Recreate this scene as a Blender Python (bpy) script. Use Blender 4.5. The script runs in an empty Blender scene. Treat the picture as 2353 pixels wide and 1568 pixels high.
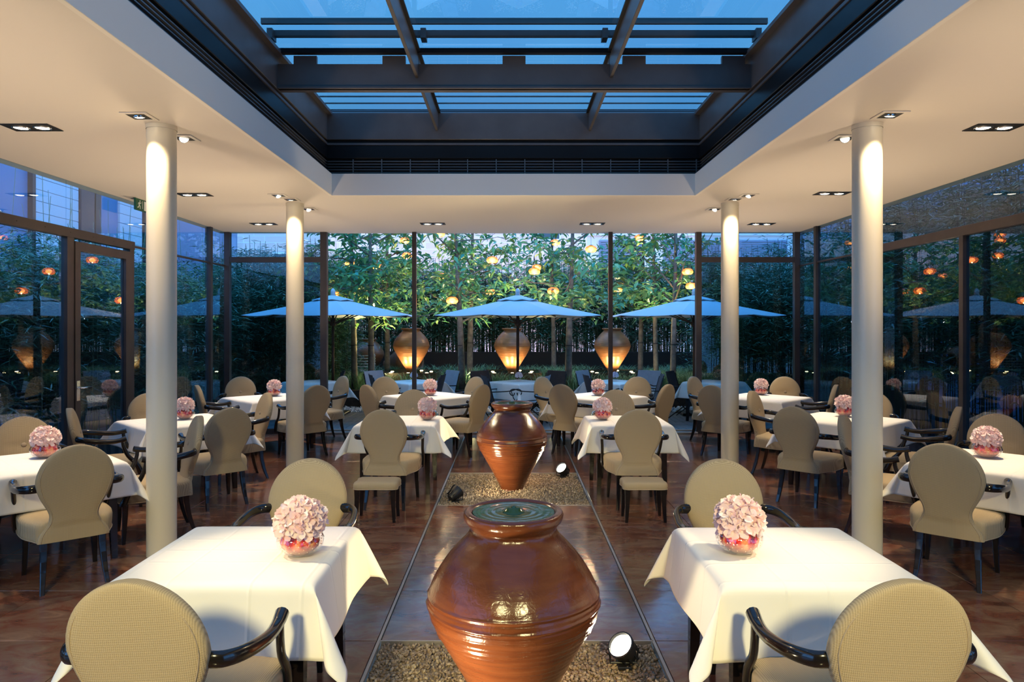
import bpy, math, random
import numpy as np
from mathutils import Vector, Matrix

C = bpy.context.scene.collection
SC = bpy.context.scene
PI = math.pi
rng = np.random.RandomState(7)
random.seed(7)

# ------------------------------------------------------------------ camera
CAMH, FPX, VPX, VPY = 1.80, 1640.0, 1174.0, 750.0
cam_d = bpy.data.cameras.new('camera')
cam = bpy.data.objects.new('camera', cam_d)
C.objects.link(cam)
cam.location = (0, 0, CAMH)
cam.rotation_euler = (PI / 2, 0, 0)
cam_d.sensor_width = 36.0
cam_d.lens = FPX / 2353 * 36.0
cam_d.shift_x = (1176.5 - VPX) / 2353
cam_d.shift_y = -(784.0 - VPY) / 2353
cam_d.clip_start = 0.05
cam_d.clip_end = 300
SC.camera = cam

# ------------------------------------------------------------------ colour management
vs = SC.view_settings
SC.display_settings.display_device = 'sRGB'
vs.view_transform = 'Standard'
vs.look = 'None'
vs.gamma = 1.0
vs.use_curve_mapping = False
vs.exposure = 1.25
SC.cycles.max_bounces = 8
SC.cycles.diffuse_bounces = 3
SC.cycles.glossy_bounces = 3
SC.cycles.transmission_bounces = 6
SC.cycles.transparent_max_bounces = 12
SC.cycles.caustics_reflective = False
SC.cycles.caustics_refractive = False
SC.cycles.sample_clamp_indirect = 4.0
SC.cycles.use_denoising = True
SC.cycles.use_adaptive_sampling = True
SC.cycles.adaptive_threshold = 0.02

# ------------------------------------------------------------------ dusk sky
SKY_STRENGTH = 2.1
world = bpy.data.worlds.new('dusk_sky')
SC.world = world
world.use_nodes = True
wn = world.node_tree
wn.nodes.clear()
w_out = wn.nodes.new('ShaderNodeOutputWorld')
w_bg = wn.nodes.new('ShaderNodeBackground')
w_tc = wn.nodes.new('ShaderNodeTexCoord')
w_sep = wn.nodes.new('ShaderNodeSeparateXYZ')
w_ramp = wn.nodes.new('ShaderNodeValToRGB')
w_ns = wn.nodes.new('ShaderNodeTexNoise')
w_ns.inputs['Scale'].default_value = 3.0
w_ns.inputs['Detail'].default_value = 3.0
w_mix = wn.nodes.new('ShaderNodeMixRGB')
w_mix.blend_type = 'SOFT_LIGHT'
w_mix.inputs[0].default_value = 0.5
wn.links.new(w_tc.outputs['Generated'], w_sep.inputs[0])
wn.links.new(w_tc.outputs['Generated'], w_ns.inputs['Vector'])
wn.links.new(w_sep.outputs['Z'], w_ramp.inputs[0])
e = w_ramp.color_ramp.elements
e[0].position, e[0].color = 0.0, (0.19, 0.45, 0.86, 1)
e[1].position, e[1].color = 0.9, (0.075, 0.32, 0.76, 1)
wn.links.new(w_ramp.outputs[0], w_mix.inputs[1])
wn.links.new(w_ns.outputs['Fac'], w_mix.inputs[2])
wn.links.new(w_mix.outputs[0], w_bg.inputs[0])
w_bg.inputs['Strength'].default_value = SKY_STRENGTH
wn.links.new(w_bg.outputs[0], w_out.inputs[0])


def area_light(name, loc, target, sx, sy, power, col):
    d = bpy.data.lights.new(name, 'AREA')
    d.shape = 'RECTANGLE'
    d.size, d.size_y, d.energy, d.color = sx, sy, power, col
    o = bpy.data.objects.new(name, d)
    C.objects.link(o)
    o.location = loc
    o.rotation_euler = (Vector(target) - Vector(loc)).to_track_quat('-Z', 'Y').to_euler()
    return o


WARM = (1.0, 0.78, 0.50)
# soft upward fill spots without fixtures, added to brighten the cream ceiling
UPFILL = 33
for ux in (-3.3, 3.36):
    for uy in (1.0, 4.0, 7.3, 10.4):
        d = bpy.data.lights.new('ceiling_fill', 'SPOT')
        d.energy, d.spot_size, d.spot_blend, d.shadow_soft_size, d.color = UPFILL, math.radians(165), 0.6, 0.15, (1.0, 0.75, 0.50)
        o = bpy.data.objects.new('ceiling_fill', d)
        C.objects.link(o)
        o.location = (ux, uy, 1.35)
        o.rotation_euler = (PI, 0, 0)
# ceiling lamps of the lounge that the dining room opens to behind the camera
for lx, tx in ((-2.6, -1.4), (2.6, 1.4)):
    d = bpy.data.lights.new('lounge_lamp', 'SPOT')
    d.energy, d.spot_size, d.spot_blend, d.shadow_soft_size, d.color = 470, math.radians(46), 0.9, 0.25, (1.0, 0.86, 0.42)
    o = bpy.data.objects.new('lounge_lamp', d)
    C.objects.link(o)
    o.location = (lx * 0.5, -1.6, 3.2)
    o.rotation_euler = (Vector((tx, 2.5, 0.75)) - Vector(o.location)).to_track_quat('-Z', 'Y').to_euler()

# ------------------------------------------------------------------ materials
MATS = {}


def sock(n, *names):
    for k in names:
        if k in n.inputs:
            return n.inputs[k]


def mat(name, col, rough=0.5, metal=0.0, spec=0.5, var=0.0, scale=8.0, bump=0.0, bscale=60.0, emit=None, estr=0.0, trans=0.0, coat=0.0, ior=1.45, sss=0.0):
    m = bpy.data.materials.new(name)
    m.use_nodes = True
    nt = m.node_tree
    b = nt.nodes['Principled BSDF']
    b.inputs['Base Color'].default_value = (*col, 1)
    b.inputs['Roughness'].default_value = rough
    b.inputs['Metallic'].default_value = metal
    b.inputs['IOR'].default_value = ior
    sock(b, 'Specular IOR Level', 'Specular').default_value = spec
    sock(b, 'Transmission Weight', 'Transmission').default_value = trans
    sock(b, 'Coat Weight', 'Clearcoat').default_value = coat
    if emit:
        sock(b, 'Emission Color', 'Emission').default_value = (*emit, 1)
        b.inputs['Emission Strength'].default_value = estr
    tc = nt.nodes.new('ShaderNodeTexCoord')
    if var > 0:
        ns = nt.nodes.new('ShaderNodeTexNoise')
        ns.inputs['Scale'].default_value = scale
        ns.inputs['Detail'].default_value = 5
        nt.links.new(tc.outputs['Object'], ns.inputs['Vector'])
        rp = nt.nodes.new('ShaderNodeValToRGB')
        rp.color_ramp.elements[0].position = 0.3
        rp.color_ramp.elements[1].position = 0.7
        rp.color_ramp.elements[0].color = (*[max(0, c * (1 - var)) for c in col], 1)
        rp.color_ramp.elements[1].color = (*[min(1, c * (1 + var)) for c in col], 1)
        nt.links.new(ns.outputs['Fac'], rp.inputs[0])
        nt.links.new(rp.outputs[0], b.inputs['Base Color'])
    if bump > 0:
        n2 = nt.nodes.new('ShaderNodeTexNoise')
        n2.inputs['Scale'].default_value = bscale
        n2.inputs['Detail'].default_value = 4
        nt.links.new(tc.outputs['Object'], n2.inputs['Vector'])
        bp = nt.nodes.new('ShaderNodeBump')
        bp.inputs['Strength'].default_value = bump
        bp.inputs['Distance'].default_value = 0.01
        nt.links.new(n2.outputs['Fac'], bp.inputs['Height'])
        nt.links.new(bp.outputs[0], b.inputs['Normal'])
    MATS[name] = m
    return m


def pane_glass(name, tint, ior=1.6, rough=0.0, boost=1.0):
    """flat window glass: tinted see-through plus Fresnel mirror reflection"""
    m = bpy.data.materials.new(name)
    m.use_nodes = True
    nt = m.node_tree
    nt.nodes.clear()
    out = nt.nodes.new('ShaderNodeOutputMaterial')
    mix = nt.nodes.new('ShaderNodeMixShader')
    tr = nt.nodes.new('ShaderNodeBsdfTransparent')
    gl = nt.nodes.new('ShaderNodeBsdfGlossy')
    fr = nt.nodes.new('ShaderNodeFresnel')
    ml = nt.nodes.new('ShaderNodeMath')
    ml.operation = 'MULTIPLY'
    ml.use_clamp = True
    ml.inputs[1].default_value = boost
    tr.inputs[0].default_value = (*[t ** 0.5 for t in tint], 1)  # two faces per pane
    gl.inputs['Roughness'].default_value = rough
    gl.inputs[0].default_value = (0.9, 0.95, 1, 1)
    fr.inputs[0].default_value = ior
    geo = nt.nodes.new('ShaderNodeNewGeometry')
    inv = nt.nodes.new('ShaderNodeMath')      # only the face the ray enters by mirrors it
    inv.operation = 'SUBTRACT'
    inv.inputs[0].default_value = 1.0
    m2 = nt.nodes.new('ShaderNodeMath')
    m2.operation = 'MULTIPLY'
    nt.links.new(geo.outputs['Backfacing'], inv.inputs[1])
    nt.links.new(fr.outputs[0], ml.inputs[0])
    nt.links.new(ml.outputs[0], m2.inputs[0])
    nt.links.new(inv.outputs[0], m2.inputs[1])
    nt.links.new(m2.outputs[0], mix.inputs[0])
    nt.links.new(tr.outputs[0], mix.inputs[1])
    nt.links.new(gl.outputs[0], mix.inputs[2])
    nt.links.new(mix.outputs[0], out.inputs[0])
    MATS[name] = m
    return m


def fabric(name, c1, c2, sx=235.0, sz=330.0):
    """woven upholstery: small staggered oval cells with a darker gap, object space"""
    m = bpy.data.materials.new(name)
    m.use_nodes = True
    nt = m.node_tree
    b = nt.nodes['Principled BSDF']
    b.inputs['Roughness'].default_value = 0.85
    sock(b, 'Specular IOR Level').default_value = 0.2
    tc = nt.nodes.new('ShaderNodeTexCoord')
    mp = nt.nodes.new('ShaderNodeMapping')
    mp.inputs['Scale'].default_value = (1, 1, 1)
    sp = nt.nodes.new('ShaderNodeSeparateXYZ')
    nt.links.new(tc.outputs['Object'], mp.inputs[0])
    nt.links.new(mp.outputs[0], sp.inputs[0])

    def mth(op, a, bb=None):
        n = nt.nodes.new('ShaderNodeMath')
        n.operation = op
        for i, v in enumerate((a, bb)):
            if v is None:
                continue
            if isinstance(v, (int, float)):
                n.inputs[i].default_value = v
            else:
                nt.links.new(v, n.inputs[i])
        return n.outputs[0]
    yz = mth('ADD', sp.outputs['Z'], sp.outputs['Y'])
    a = mth('SINE', mth('ADD', mth('MULTIPLY', sp.outputs['X'], sx * 2), mth('MULTIPLY', yz, sz * 2)))
    c = mth('SINE', mth('SUBTRACT', mth('MULTIPLY', sp.outputs['X'], sx * 2), mth('MULTIPLY', yz, sz * 2)))
    h = mth('ADD', mth('MULTIPLY', mth('MULTIPLY', a, c), 0.5), 0.5)
    rp = nt.nodes.new('ShaderNodeValToRGB')
    rp.color_ramp.elements[0].position = 0.05
    rp.color_ramp.elements[1].position = 0.6
    rp.color_ramp.elements[0].color = (*c2, 1)
    rp.color_ramp.elements[1].color = (*c1, 1)
    nt.links.new(h, rp.inputs[0])
    nt.links.new(rp.outputs[0], b.inputs['Base Color'])
    bp = nt.nodes.new('ShaderNodeBump')
    bp.inputs['Strength'].default_value = 0.5
    bp.inputs['Distance'].default_value = 0.002
    nt.links.new(h, bp.inputs['Height'])
    nt.links.new(bp.outputs[0], b.inputs['Normal'])
    MATS[name] = m
    return m


def stone_floor(name):
    m = bpy.data.materials.new(name)
    m.use_nodes = True
    nt = m.node_tree
    b = nt.nodes['Principled BSDF']
    tc = nt.nodes.new('ShaderNodeTexCoord')
    geo = nt.nodes.new('ShaderNodeNewGeometry')
    oi = nt.nodes.new('ShaderNodeObjectInfo')
    mp = nt.nodes.new('ShaderNodeMapping')
    mp.inputs['Scale'].default_value = (1.6, 3.2, 1.0)
    nt.links.new(geo.outputs['Position'], mp.inputs[0])
    n1 = nt.nodes.new('ShaderNodeTexNoise')
    n1.inputs['Scale'].default_value = 2.2
    n1.inputs['Detail'].default_value = 8
    n1.inputs['Roughness'].default_value = 0.65
    n1.inputs['Distortion'].default_value = 0.8
    nt.links.new(mp.outputs[0], n1.inputs['Vector'])
    rp = nt.nodes.new('ShaderNodeValToRGB')
    el = rp.color_ramp.elements
    el[0].position, el[0].color = 0.32, (0.10, 0.037, 0.021, 1)
    el[1].position, el[1].color = 0.72, (0.30, 0.165, 0.095, 1)
    k = el.new(0.45)
    k.color = (0.19, 0.068, 0.038, 1)
    k = el.new(0.56)
    k.color = (0.20, 0.107, 0.062, 1)
    nt.links.new(n1.outputs['Fac'], rp.inputs[0])
    hs = nt.nodes.new('ShaderNodeHueSaturation')
    ma = nt.nodes.new('ShaderNodeMath')
    ma.operation = 'MULTIPLY_ADD'
    ma.inputs[1].default_value = 0.25
    ma.inputs[2].default_value = 0.85
    nt.links.new(oi.outputs['Random'], ma.inputs[0])
    nt.links.new(ma.outputs[0], hs.inputs['Value'])
    nt.links.new(rp.outputs[0], hs.inputs['Color'])
    nt.links.new(hs.outputs[0], b.inputs['Base Color'])
    b.inputs['Roughness'].default_value = 0.16
    sock(b, 'Specular IOR Level').default_value = 0.6
    n2 = nt.nodes.new('ShaderNodeTexNoise')
    n2.inputs['Scale'].default_value = 9
    n2.inputs['Detail'].default_value = 3
    nt.links.new(geo.outputs['Position'], n2.inputs['Vector'])
    bp = nt.nodes.new('ShaderNodeBump')
    bp.inputs['Strength'].default_value = 0.08
    bp.inputs['Distance'].default_value = 0.02
    nt.links.new(n2.outputs['Fac'], bp.inputs['Height'])
    nt.links.new(bp.outputs[0], b.inputs['Normal'])
    MATS[name] = m
    return m


def terracotta(name, c1, c2, rough, bump):
    m = bpy.data.materials.new(name)
    m.use_nodes = True
    nt = m.node_tree
    b = nt.nodes['Principled BSDF']
    tc = nt.nodes.new('ShaderNodeTexCoord')
    mp = nt.nodes.new('ShaderNodeMapping')
    mp.inputs['Scale'].default_value = (1.2, 1.2, 9)
    nt.links.new(tc.outputs['Object'], mp.inputs[0])
    n1 = nt.nodes.new('ShaderNodeTexNoise')
    n1.inputs['Scale'].default_value = 3.5
    n1.inputs['Detail'].default_value = 7
    nt.links.new(mp.outputs[0], n1.inputs['Vector'])
    rp = nt.nodes.new('ShaderNodeValToRGB')
    rp.color_ramp.elements[0].position = 0.3
    rp.color_ramp.elements[1].position = 0.72
    rp.color_ramp.elements[0].color = (*c2, 1)
    rp.color_ramp.elements[1].color = (*c1, 1)
    nt.links.new(n1.outputs['Fac'], rp.inputs[0])
    nt.links.new(rp.outputs[0], b.inputs['Base Color'])
    b.inputs['Roughness'].default_value = rough
    n2 = nt.nodes.new('ShaderNodeTexNoise')
    n2.inputs['Scale'].default_value = 28
    n2.inputs['Detail'].default_value = 5
    n2.inputs['Distortion'].default_value = 1.2
    nt.links.new(tc.outputs['Object'], n2.inputs['Vector'])
    ad = nt.nodes.new('ShaderNodeMath')
    ad.operation = 'ADD'
    nt.links.new(n1.outputs['Fac'], ad.inputs[0])
    nt.links.new(n2.outputs['Fac'], ad.inputs[1])
    bp = nt.nodes.new('ShaderNodeBump')
    bp.inputs['Strength'].default_value = bump
    bp.inputs['Distance'].default_value = 0.006
    nt.links.new(ad.outputs[0], bp.inputs['Height'])
    nt.links.new(bp.outputs[0], b.inputs['Normal'])
    MATS[name] = m
    return m


def leafy(name, c1, c2, rough=0.45, tl=0.25):
    """leaf with some light passing through; colour varies from leaf to leaf"""
    m = bpy.data.materials.new(name)
    m.use_nodes = True
    nt = m.node_tree
    b = nt.nodes['Principled BSDF']
    out = nt.nodes['Material Output']
    geo = nt.nodes.new('ShaderNodeNewGeometry')
    oi = nt.nodes.new('ShaderNodeObjectInfo')
    ad = nt.nodes.new('ShaderNodeMath')
    ad.operation = 'ADD'
    fr = nt.nodes.new('ShaderNodeMath')
    fr.operation = 'FRACT'
    nt.links.new(geo.outputs['Random Per Island'], ad.inputs[0])
    nt.links.new(oi.outputs['Random'], ad.inputs[1])
    nt.links.new(ad.outputs[0], fr.inputs[0])
    mx = nt.nodes.new('ShaderNodeMixRGB')
    mx.inputs[1].default_value = (*c1, 1)
    mx.inputs[2].default_value = (*c2, 1)
    nt.links.new(fr.outputs[0], mx.inputs[0])
    nt.links.new(mx.outputs[0], b.inputs['Base Color'])
    b.inputs['Roughness'].default_value = rough
    t = nt.nodes.new('ShaderNodeBsdfTranslucent')
    nt.links.new(mx.outputs[0], t.inputs[0])
    ms = nt.nodes.new('ShaderNodeMixShader')
    ms.inputs[0].default_value = tl
    nt.links.new(b.outputs[0], ms.inputs[1])
    nt.links.new(t.outputs[0], ms.inputs[2])
    nt.links.new(ms.outputs[0], out.inputs[0])
    MATS[name] = m
    return m


def brickwork(name, c1, c2, cm, sx, sy):
    m = bpy.data.materials.new(name)
    m.use_nodes = True
    nt = m.node_tree
    b = nt.nodes['Principled BSDF']
    tc = nt.nodes.new('ShaderNodeTexCoord')
    mp = nt.nodes.new('ShaderNodeMapping')
    mp.inputs['Rotation'].default_value = (PI / 2, 0, 0)
    br = nt.nodes.new('ShaderNodeTexBrick')
    br.inputs['Color1'].default_value = (*c1, 1)
    br.inputs['Color2'].default_value = (*c2, 1)
    br.inputs['Mortar'].default_value = (*cm, 1)
    br.inputs['Scale'].default_value = 1.0
    br.inputs['Brick Width'].default_value = sx
    br.inputs['Row Height'].default_value = sy
    br.inputs['Mortar Size'].default_value = 0.012
    nt.links.new(tc.outputs['Object'], mp.inputs[0])
    nt.links.new(mp.outputs[0], br.inputs['Vector'])
    nt.links.new(br.outputs[0], b.inputs['Base Color'])
    b.inputs['Roughness'].default_value = 0.9
    MATS[name] = m
    return m



def linen(name, col):
    """ironed table linen: pressed fold lines in object space"""
    m = mat(name, col, 0.8, spec=0.2)
    nt = m.node_tree
    b = nt.nodes['Principled BSDF']
    tc = nt.nodes.new('ShaderNodeTexCoord')
    sp = nt.nodes.new('ShaderNodeSeparateXYZ')
    nt.links.new(tc.outputs['Object'], sp.inputs[0])

    def line(src, at):
        a = nt.nodes.new('ShaderNodeMath')
        a.operation = 'ABSOLUTE'
        nt.links.new(src, a.inputs[0])
        s = nt.nodes.new('ShaderNodeMath')
        s.operation = 'SUBTRACT'
        s.inputs[1].default_value = at
        nt.links.new(a.outputs[0], s.inputs[0])
        a2 = nt.nodes.new('ShaderNodeMath')
        a2.operation = 'ABSOLUTE'
        nt.links.new(s.outputs[0], a2.inputs[0])
        r = nt.nodes.new('ShaderNodeMapRange')
        r.inputs['From Min'].default_value = 0.0
        r.inputs['From Max'].default_value = 0.011
        r.inputs['To Min'].default_value = 1.0
        r.inputs['To Max'].default_value = 0.0
        nt.links.new(a2.outputs[0], r.inputs['Value'])
        return r.outputs[0]
    tot = None
    for src, at in ((sp.outputs['X'], 0.17), (sp.outputs['Y'], 0.17), (sp.outputs['X'], 0.385), (sp.outputs['Y'], 0.0)):
        o = line(src, at)
        if tot is None:
            tot = o
        else:
            a = nt.nodes.new('ShaderNodeMath')
            a.operation = 'MAXIMUM'
            nt.links.new(tot, a.inputs[0])
            nt.links.new(o, a.inputs[1])
            tot = a.outputs[0]
    ns = nt.nodes.new('ShaderNodeTexNoise')
    ns.inputs['Scale'].default_value = 7.0
    ns.inputs['Detail'].default_value = 3.0
    nt.links.new(tc.outputs['Object'], ns.inputs['Vector'])
    ad = nt.nodes.new('ShaderNodeMath')
    ad.operation = 'MULTIPLY_ADD'
    ad.inputs[1].default_value = 0.9
    nt.links.new(ns.outputs['Fac'], ad.inputs[0])
    nt.links.new(tot, ad.inputs[2])
    bp = nt.nodes.new('ShaderNodeBump')
    bp.inputs['Strength'].default_value = 0.55
    bp.inputs['Distance'].default_value = 0.004
    nt.links.new(ad.outputs[0], bp.inputs['Height'])
    nt.links.new(bp.outputs[0], b.inputs['Normal'])
    return m


def sailcloth(name, col):
    """parasol fabric that lets part of the daylight through"""
    m = mat(name, col, 0.85, spec=0.1)
    nt = m.node_tree
    b = nt.nodes['Principled BSDF']
    t = nt.nodes.new('ShaderNodeBsdfTranslucent')
    t.inputs[0].default_value = (*col, 1)
    x = nt.nodes.new('ShaderNodeMixShader')
    x.inputs[0].default_value = 0.3
    nt.links.new(b.outputs[0], x.inputs[1])
    nt.links.new(t.outputs[0], x.inputs[2])
    nt.links.new(x.outputs[0], nt.nodes['Material Output'].inputs[0])
    return m


def amber_glass(name):
    """blown amber glass that the bulb inside lights up"""
    m = bpy.data.materials.new(name)
    m.use_nodes = True
    nt = m.node_tree
    nt.nodes.clear()
    out = nt.nodes.new('ShaderNodeOutputMaterial')
    a = nt.nodes.new('ShaderNodeBsdfTransparent')
    a.inputs[0].default_value = (0.98, 0.62, 0.38, 1)
    t = nt.nodes.new('ShaderNodeBsdfTranslucent')
    t.inputs[0].default_value = (0.95, 0.42, 0.20, 1)
    g = nt.nodes.new('ShaderNodeBsdfGlossy')
    g.inputs['Roughness'].default_value = 0.1
    m1 = nt.nodes.new('ShaderNodeMixShader')
    m1.inputs[0].default_value = 0.35
    m2 = nt.nodes.new('ShaderNodeMixShader')
    m2.inputs[0].default_value = 0.06
    nt.links.new(a.outputs[0], m1.inputs[1])
    nt.links.new(t.outputs[0], m1.inputs[2])
    nt.links.new(m1.outputs[0], m2.inputs[1])
    nt.links.new(g.outputs[0], m2.inputs[2])
    nt.links.new(m2.outputs[0], out.inputs[0])
    MATS[name] = m
    return m


def mottled_red(name):
    """ruby glass core: red passing to gold in patches"""
    m = bpy.data.materials.new(name)
    m.use_nodes = True
    nt = m.node_tree
    b = nt.nodes['Principled BSDF']
    tc = nt.nodes.new('ShaderNodeTexCoord')
    ns = nt.nodes.new('ShaderNodeTexNoise')
    ns.inputs['Scale'].default_value = 26
    ns.inputs['Detail'].default_value = 2
    nt.links.new(tc.outputs['Object'], ns.inputs['Vector'])
    rp = nt.nodes.new('ShaderNodeValToRGB')
    el = rp.color_ramp.elements
    el[0].position, el[0].color = 0.36, (0.16, 0.006, 0.008, 1)
    el[1].position, el[1].color = 0.70, (0.85, 0.48, 0.20, 1)
    k = el.new(0.50)
    k.color = (0.72, 0.045, 0.04, 1)
    nt.links.new(ns.outputs['Fac'], rp.inputs[0])
    sp = nt.nodes.new('ShaderNodeSeparateXYZ')
    nt.links.new(tc.outputs['Object'], sp.inputs[0])
    mr = nt.nodes.new('ShaderNodeMapRange')
    mr.inputs['From Min'].default_value = 0.020
    mr.inputs['From Max'].default_value = 0.062
    nt.links.new(sp.outputs['Z'], mr.inputs['Value'])
    mx = nt.nodes.new('ShaderNodeMixRGB')
    mx.inputs[1].default_value = (0.62, 0.40, 0.30, 1)
    nt.links.new(mr.outputs[0], mx.inputs[0])
    nt.links.new(rp.outputs[0], mx.inputs[2])
    nt.links.new(mx.outputs[0], b.inputs['Base Color'])
    b.inputs['Roughness'].default_value = 0.12
    MATS[name] = m
    return m


fabric('beige_weave', (0.50, 0.385, 0.225), (0.29, 0.215, 0.118))
mat('beige_piping', (0.42, 0.32, 0.20), 0.7)
mat('black_lacquer', (0.010, 0.008, 0.007), 0.16, coat=0.4)
linen('white_linen', (0.83, 0.79, 0.70))
mat('cream_plaster', (0.80, 0.745, 0.67), 0.75, spec=0.2, bump=0.03, bscale=20)
mat('white_fascia', (0.86, 0.82, 0.75), 0.7, spec=0.2)
mat('column_paint', (0.76, 0.69, 0.52), 0.32, bump=0.05, bscale=14)
mat('frame_steel', (0.050, 0.043, 0.043), 0.42, metal=0.2, var=0.15, scale=5)
mat('roof_steel', (0.135, 0.122, 0.122), 0.40, metal=0.2, var=0.1, scale=4)
mat('dark_gap', (0.006, 0.006, 0.007), 0.6)
mat('grille_metal', (0.020, 0.019, 0.020), 0.35, metal=0.6)
mat('grille_slat', (0.22, 0.21, 0.21), 0.35, metal=0.6)
mat('chrome', (0.75, 0.75, 0.75), 0.18, metal=1.0)
mat('lamp_glow', (1, 0.9, 0.7), 0.4, emit=(1.0, 0.85, 0.62), estr=6.0)
mat('flood_glow', (1, 0.95, 0.8), 0.4, emit=(1.0, 0.93, 0.72), estr=14.0)
mat('lantern_glow', (1, 0.8, 0.5), 0.4, emit=(1.0, 0.70, 0.36), estr=9.0)
mat('pedestal_glow', (1, 0.8, 0.5), 0.4, emit=(1.0, 0.75, 0.35), estr=9.0)
stone_floor('red_marble')
mat('floor_strip', (0.42, 0.38, 0.33), 0.35, metal=0.5)
mat('floor_joint', (0.16, 0.11, 0.08), 0.5)
terracotta('wet_terracotta', (0.105, 0.032, 0.011), (0.070, 0.019, 0.007), 0.20, 0.30)
terracotta('dry_terracotta', (0.25, 0.115, 0.052), (0.16, 0.070, 0.034), 0.36, 0.22)
mat('dark_water', (0.020, 0.045, 0.016), 0.06, spec=0.45, bump=0.10, bscale=22)
mat('pebble_brown', (0.30, 0.22, 0.14), 0.8, var=0.45, scale=40)
mat('pebble_tan', (0.42, 0.33, 0.22), 0.75)
mat('pebble_grey', (0.26, 0.19, 0.13), 0.8)
mat('pebble_white', (0.62, 0.60, 0.58), 0.7, var=0.3, scale=20)
mat('black_plastic', (0.012, 0.012, 0.013), 0.4)
pane_glass('vase_glass', (0.98, 0.88, 0.85), 1.5, boost=2.4)
mottled_red('vase_red')
mat('vase_bubble', (0.95, 0.72, 0.45), 0.05, spec=1.0)
leafy('petal_pink', (0.95, 0.66, 0.62), (0.97, 0.85, 0.80), 0.6, 0.25)
mat('stem_green', (0.12, 0.20, 0.06), 0.6)
pane_glass('side_glass', (0.54, 0.70, 0.82), 1.65, boost=1.7)
pane_glass('dim_glass', (0.30, 0.46, 0.56), 1.65, boost=1.15)
pane_glass('end_glass', (0.40, 0.62, 0.72), 1.6, boost=1.0)
pane_glass('roof_glass', (0.15, 0.235, 0.25), 1.6, boost=1.8)
mat('deck_wood', (0.15, 0.145, 0.14), 0.6, var=0.35, scale=6, bump=0.1, bscale=40)
mat('soil', (0.020, 0.015, 0.011), 0.9)
mat('paving_dark', (0.05, 0.05, 0.055), 0.7, var=0.2)
sailcloth('canvas', (0.52, 0.55, 0.57))
mat('teak', (0.10, 0.045, 0.022), 0.5, var=0.3, scale=10)
mat('finial_grey', (0.35, 0.35, 0.36), 0.5)
mat('bronze', (0.030, 0.022, 0.016), 0.4, metal=0.5)
mat('corten', (0.050, 0.030, 0.018), 0.35, metal=0.3, var=0.4, scale=6)
mat('sling_grey', (0.38, 0.40, 0.43), 0.8, var=0.1)
mat('sling_dark', (0.075, 0.07, 0.075), 0.7, var=0.15)
mat('bark', (0.15, 0.125, 0.10), 0.85, var=0.4, scale=9, bump=0.4, bscale=25)
mat('bark_band', (0.02, 0.02, 0.02), 0.7)
leafy('magnolia_leaf', (0.045, 0.25, 0.16), (0.20, 0.34, 0.08), 0.32, 0.3)
leafy('bamboo_leaf', (0.030, 0.11, 0.065), (0.09, 0.20, 0.10), 0.30, 0.15)
leafy('grass_blade', (0.10, 0.26, 0.13), (0.26, 0.36, 0.15), 0.5, 0.2)
mat('culm', (0.035, 0.045, 0.020), 0.45)
mat('culm_pale', (0.22, 0.27, 0.16), 0.45)
amber_glass('lantern_amber')
brickwork('pink_brick', (0.82, 0.58, 0.50), (0.74, 0.50, 0.44), (0.80, 0.72, 0.68), 0.9, 0.28)
mat('pale_render', (0.62, 0.58, 0.60), 0.85)
mat('slate_shutter', (0.16, 0.18, 0.26), 0.6)
mat('window_dark', (0.02, 0.025, 0.035), 0.15, spec=0.8)
mat('pale_panel', (0.72, 0.70, 0.72), 0.6)
mat('blue_panel', (0.14, 0.24, 0.40), 0.35)
mat('lounge_wall', (0.06, 0.045, 0.035), 0.7)
mat('exit_green', (0.004, 0.09, 0.04), 0.4)
mat('exit_white', (0.85, 0.88, 0.85), 0.5)


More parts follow.
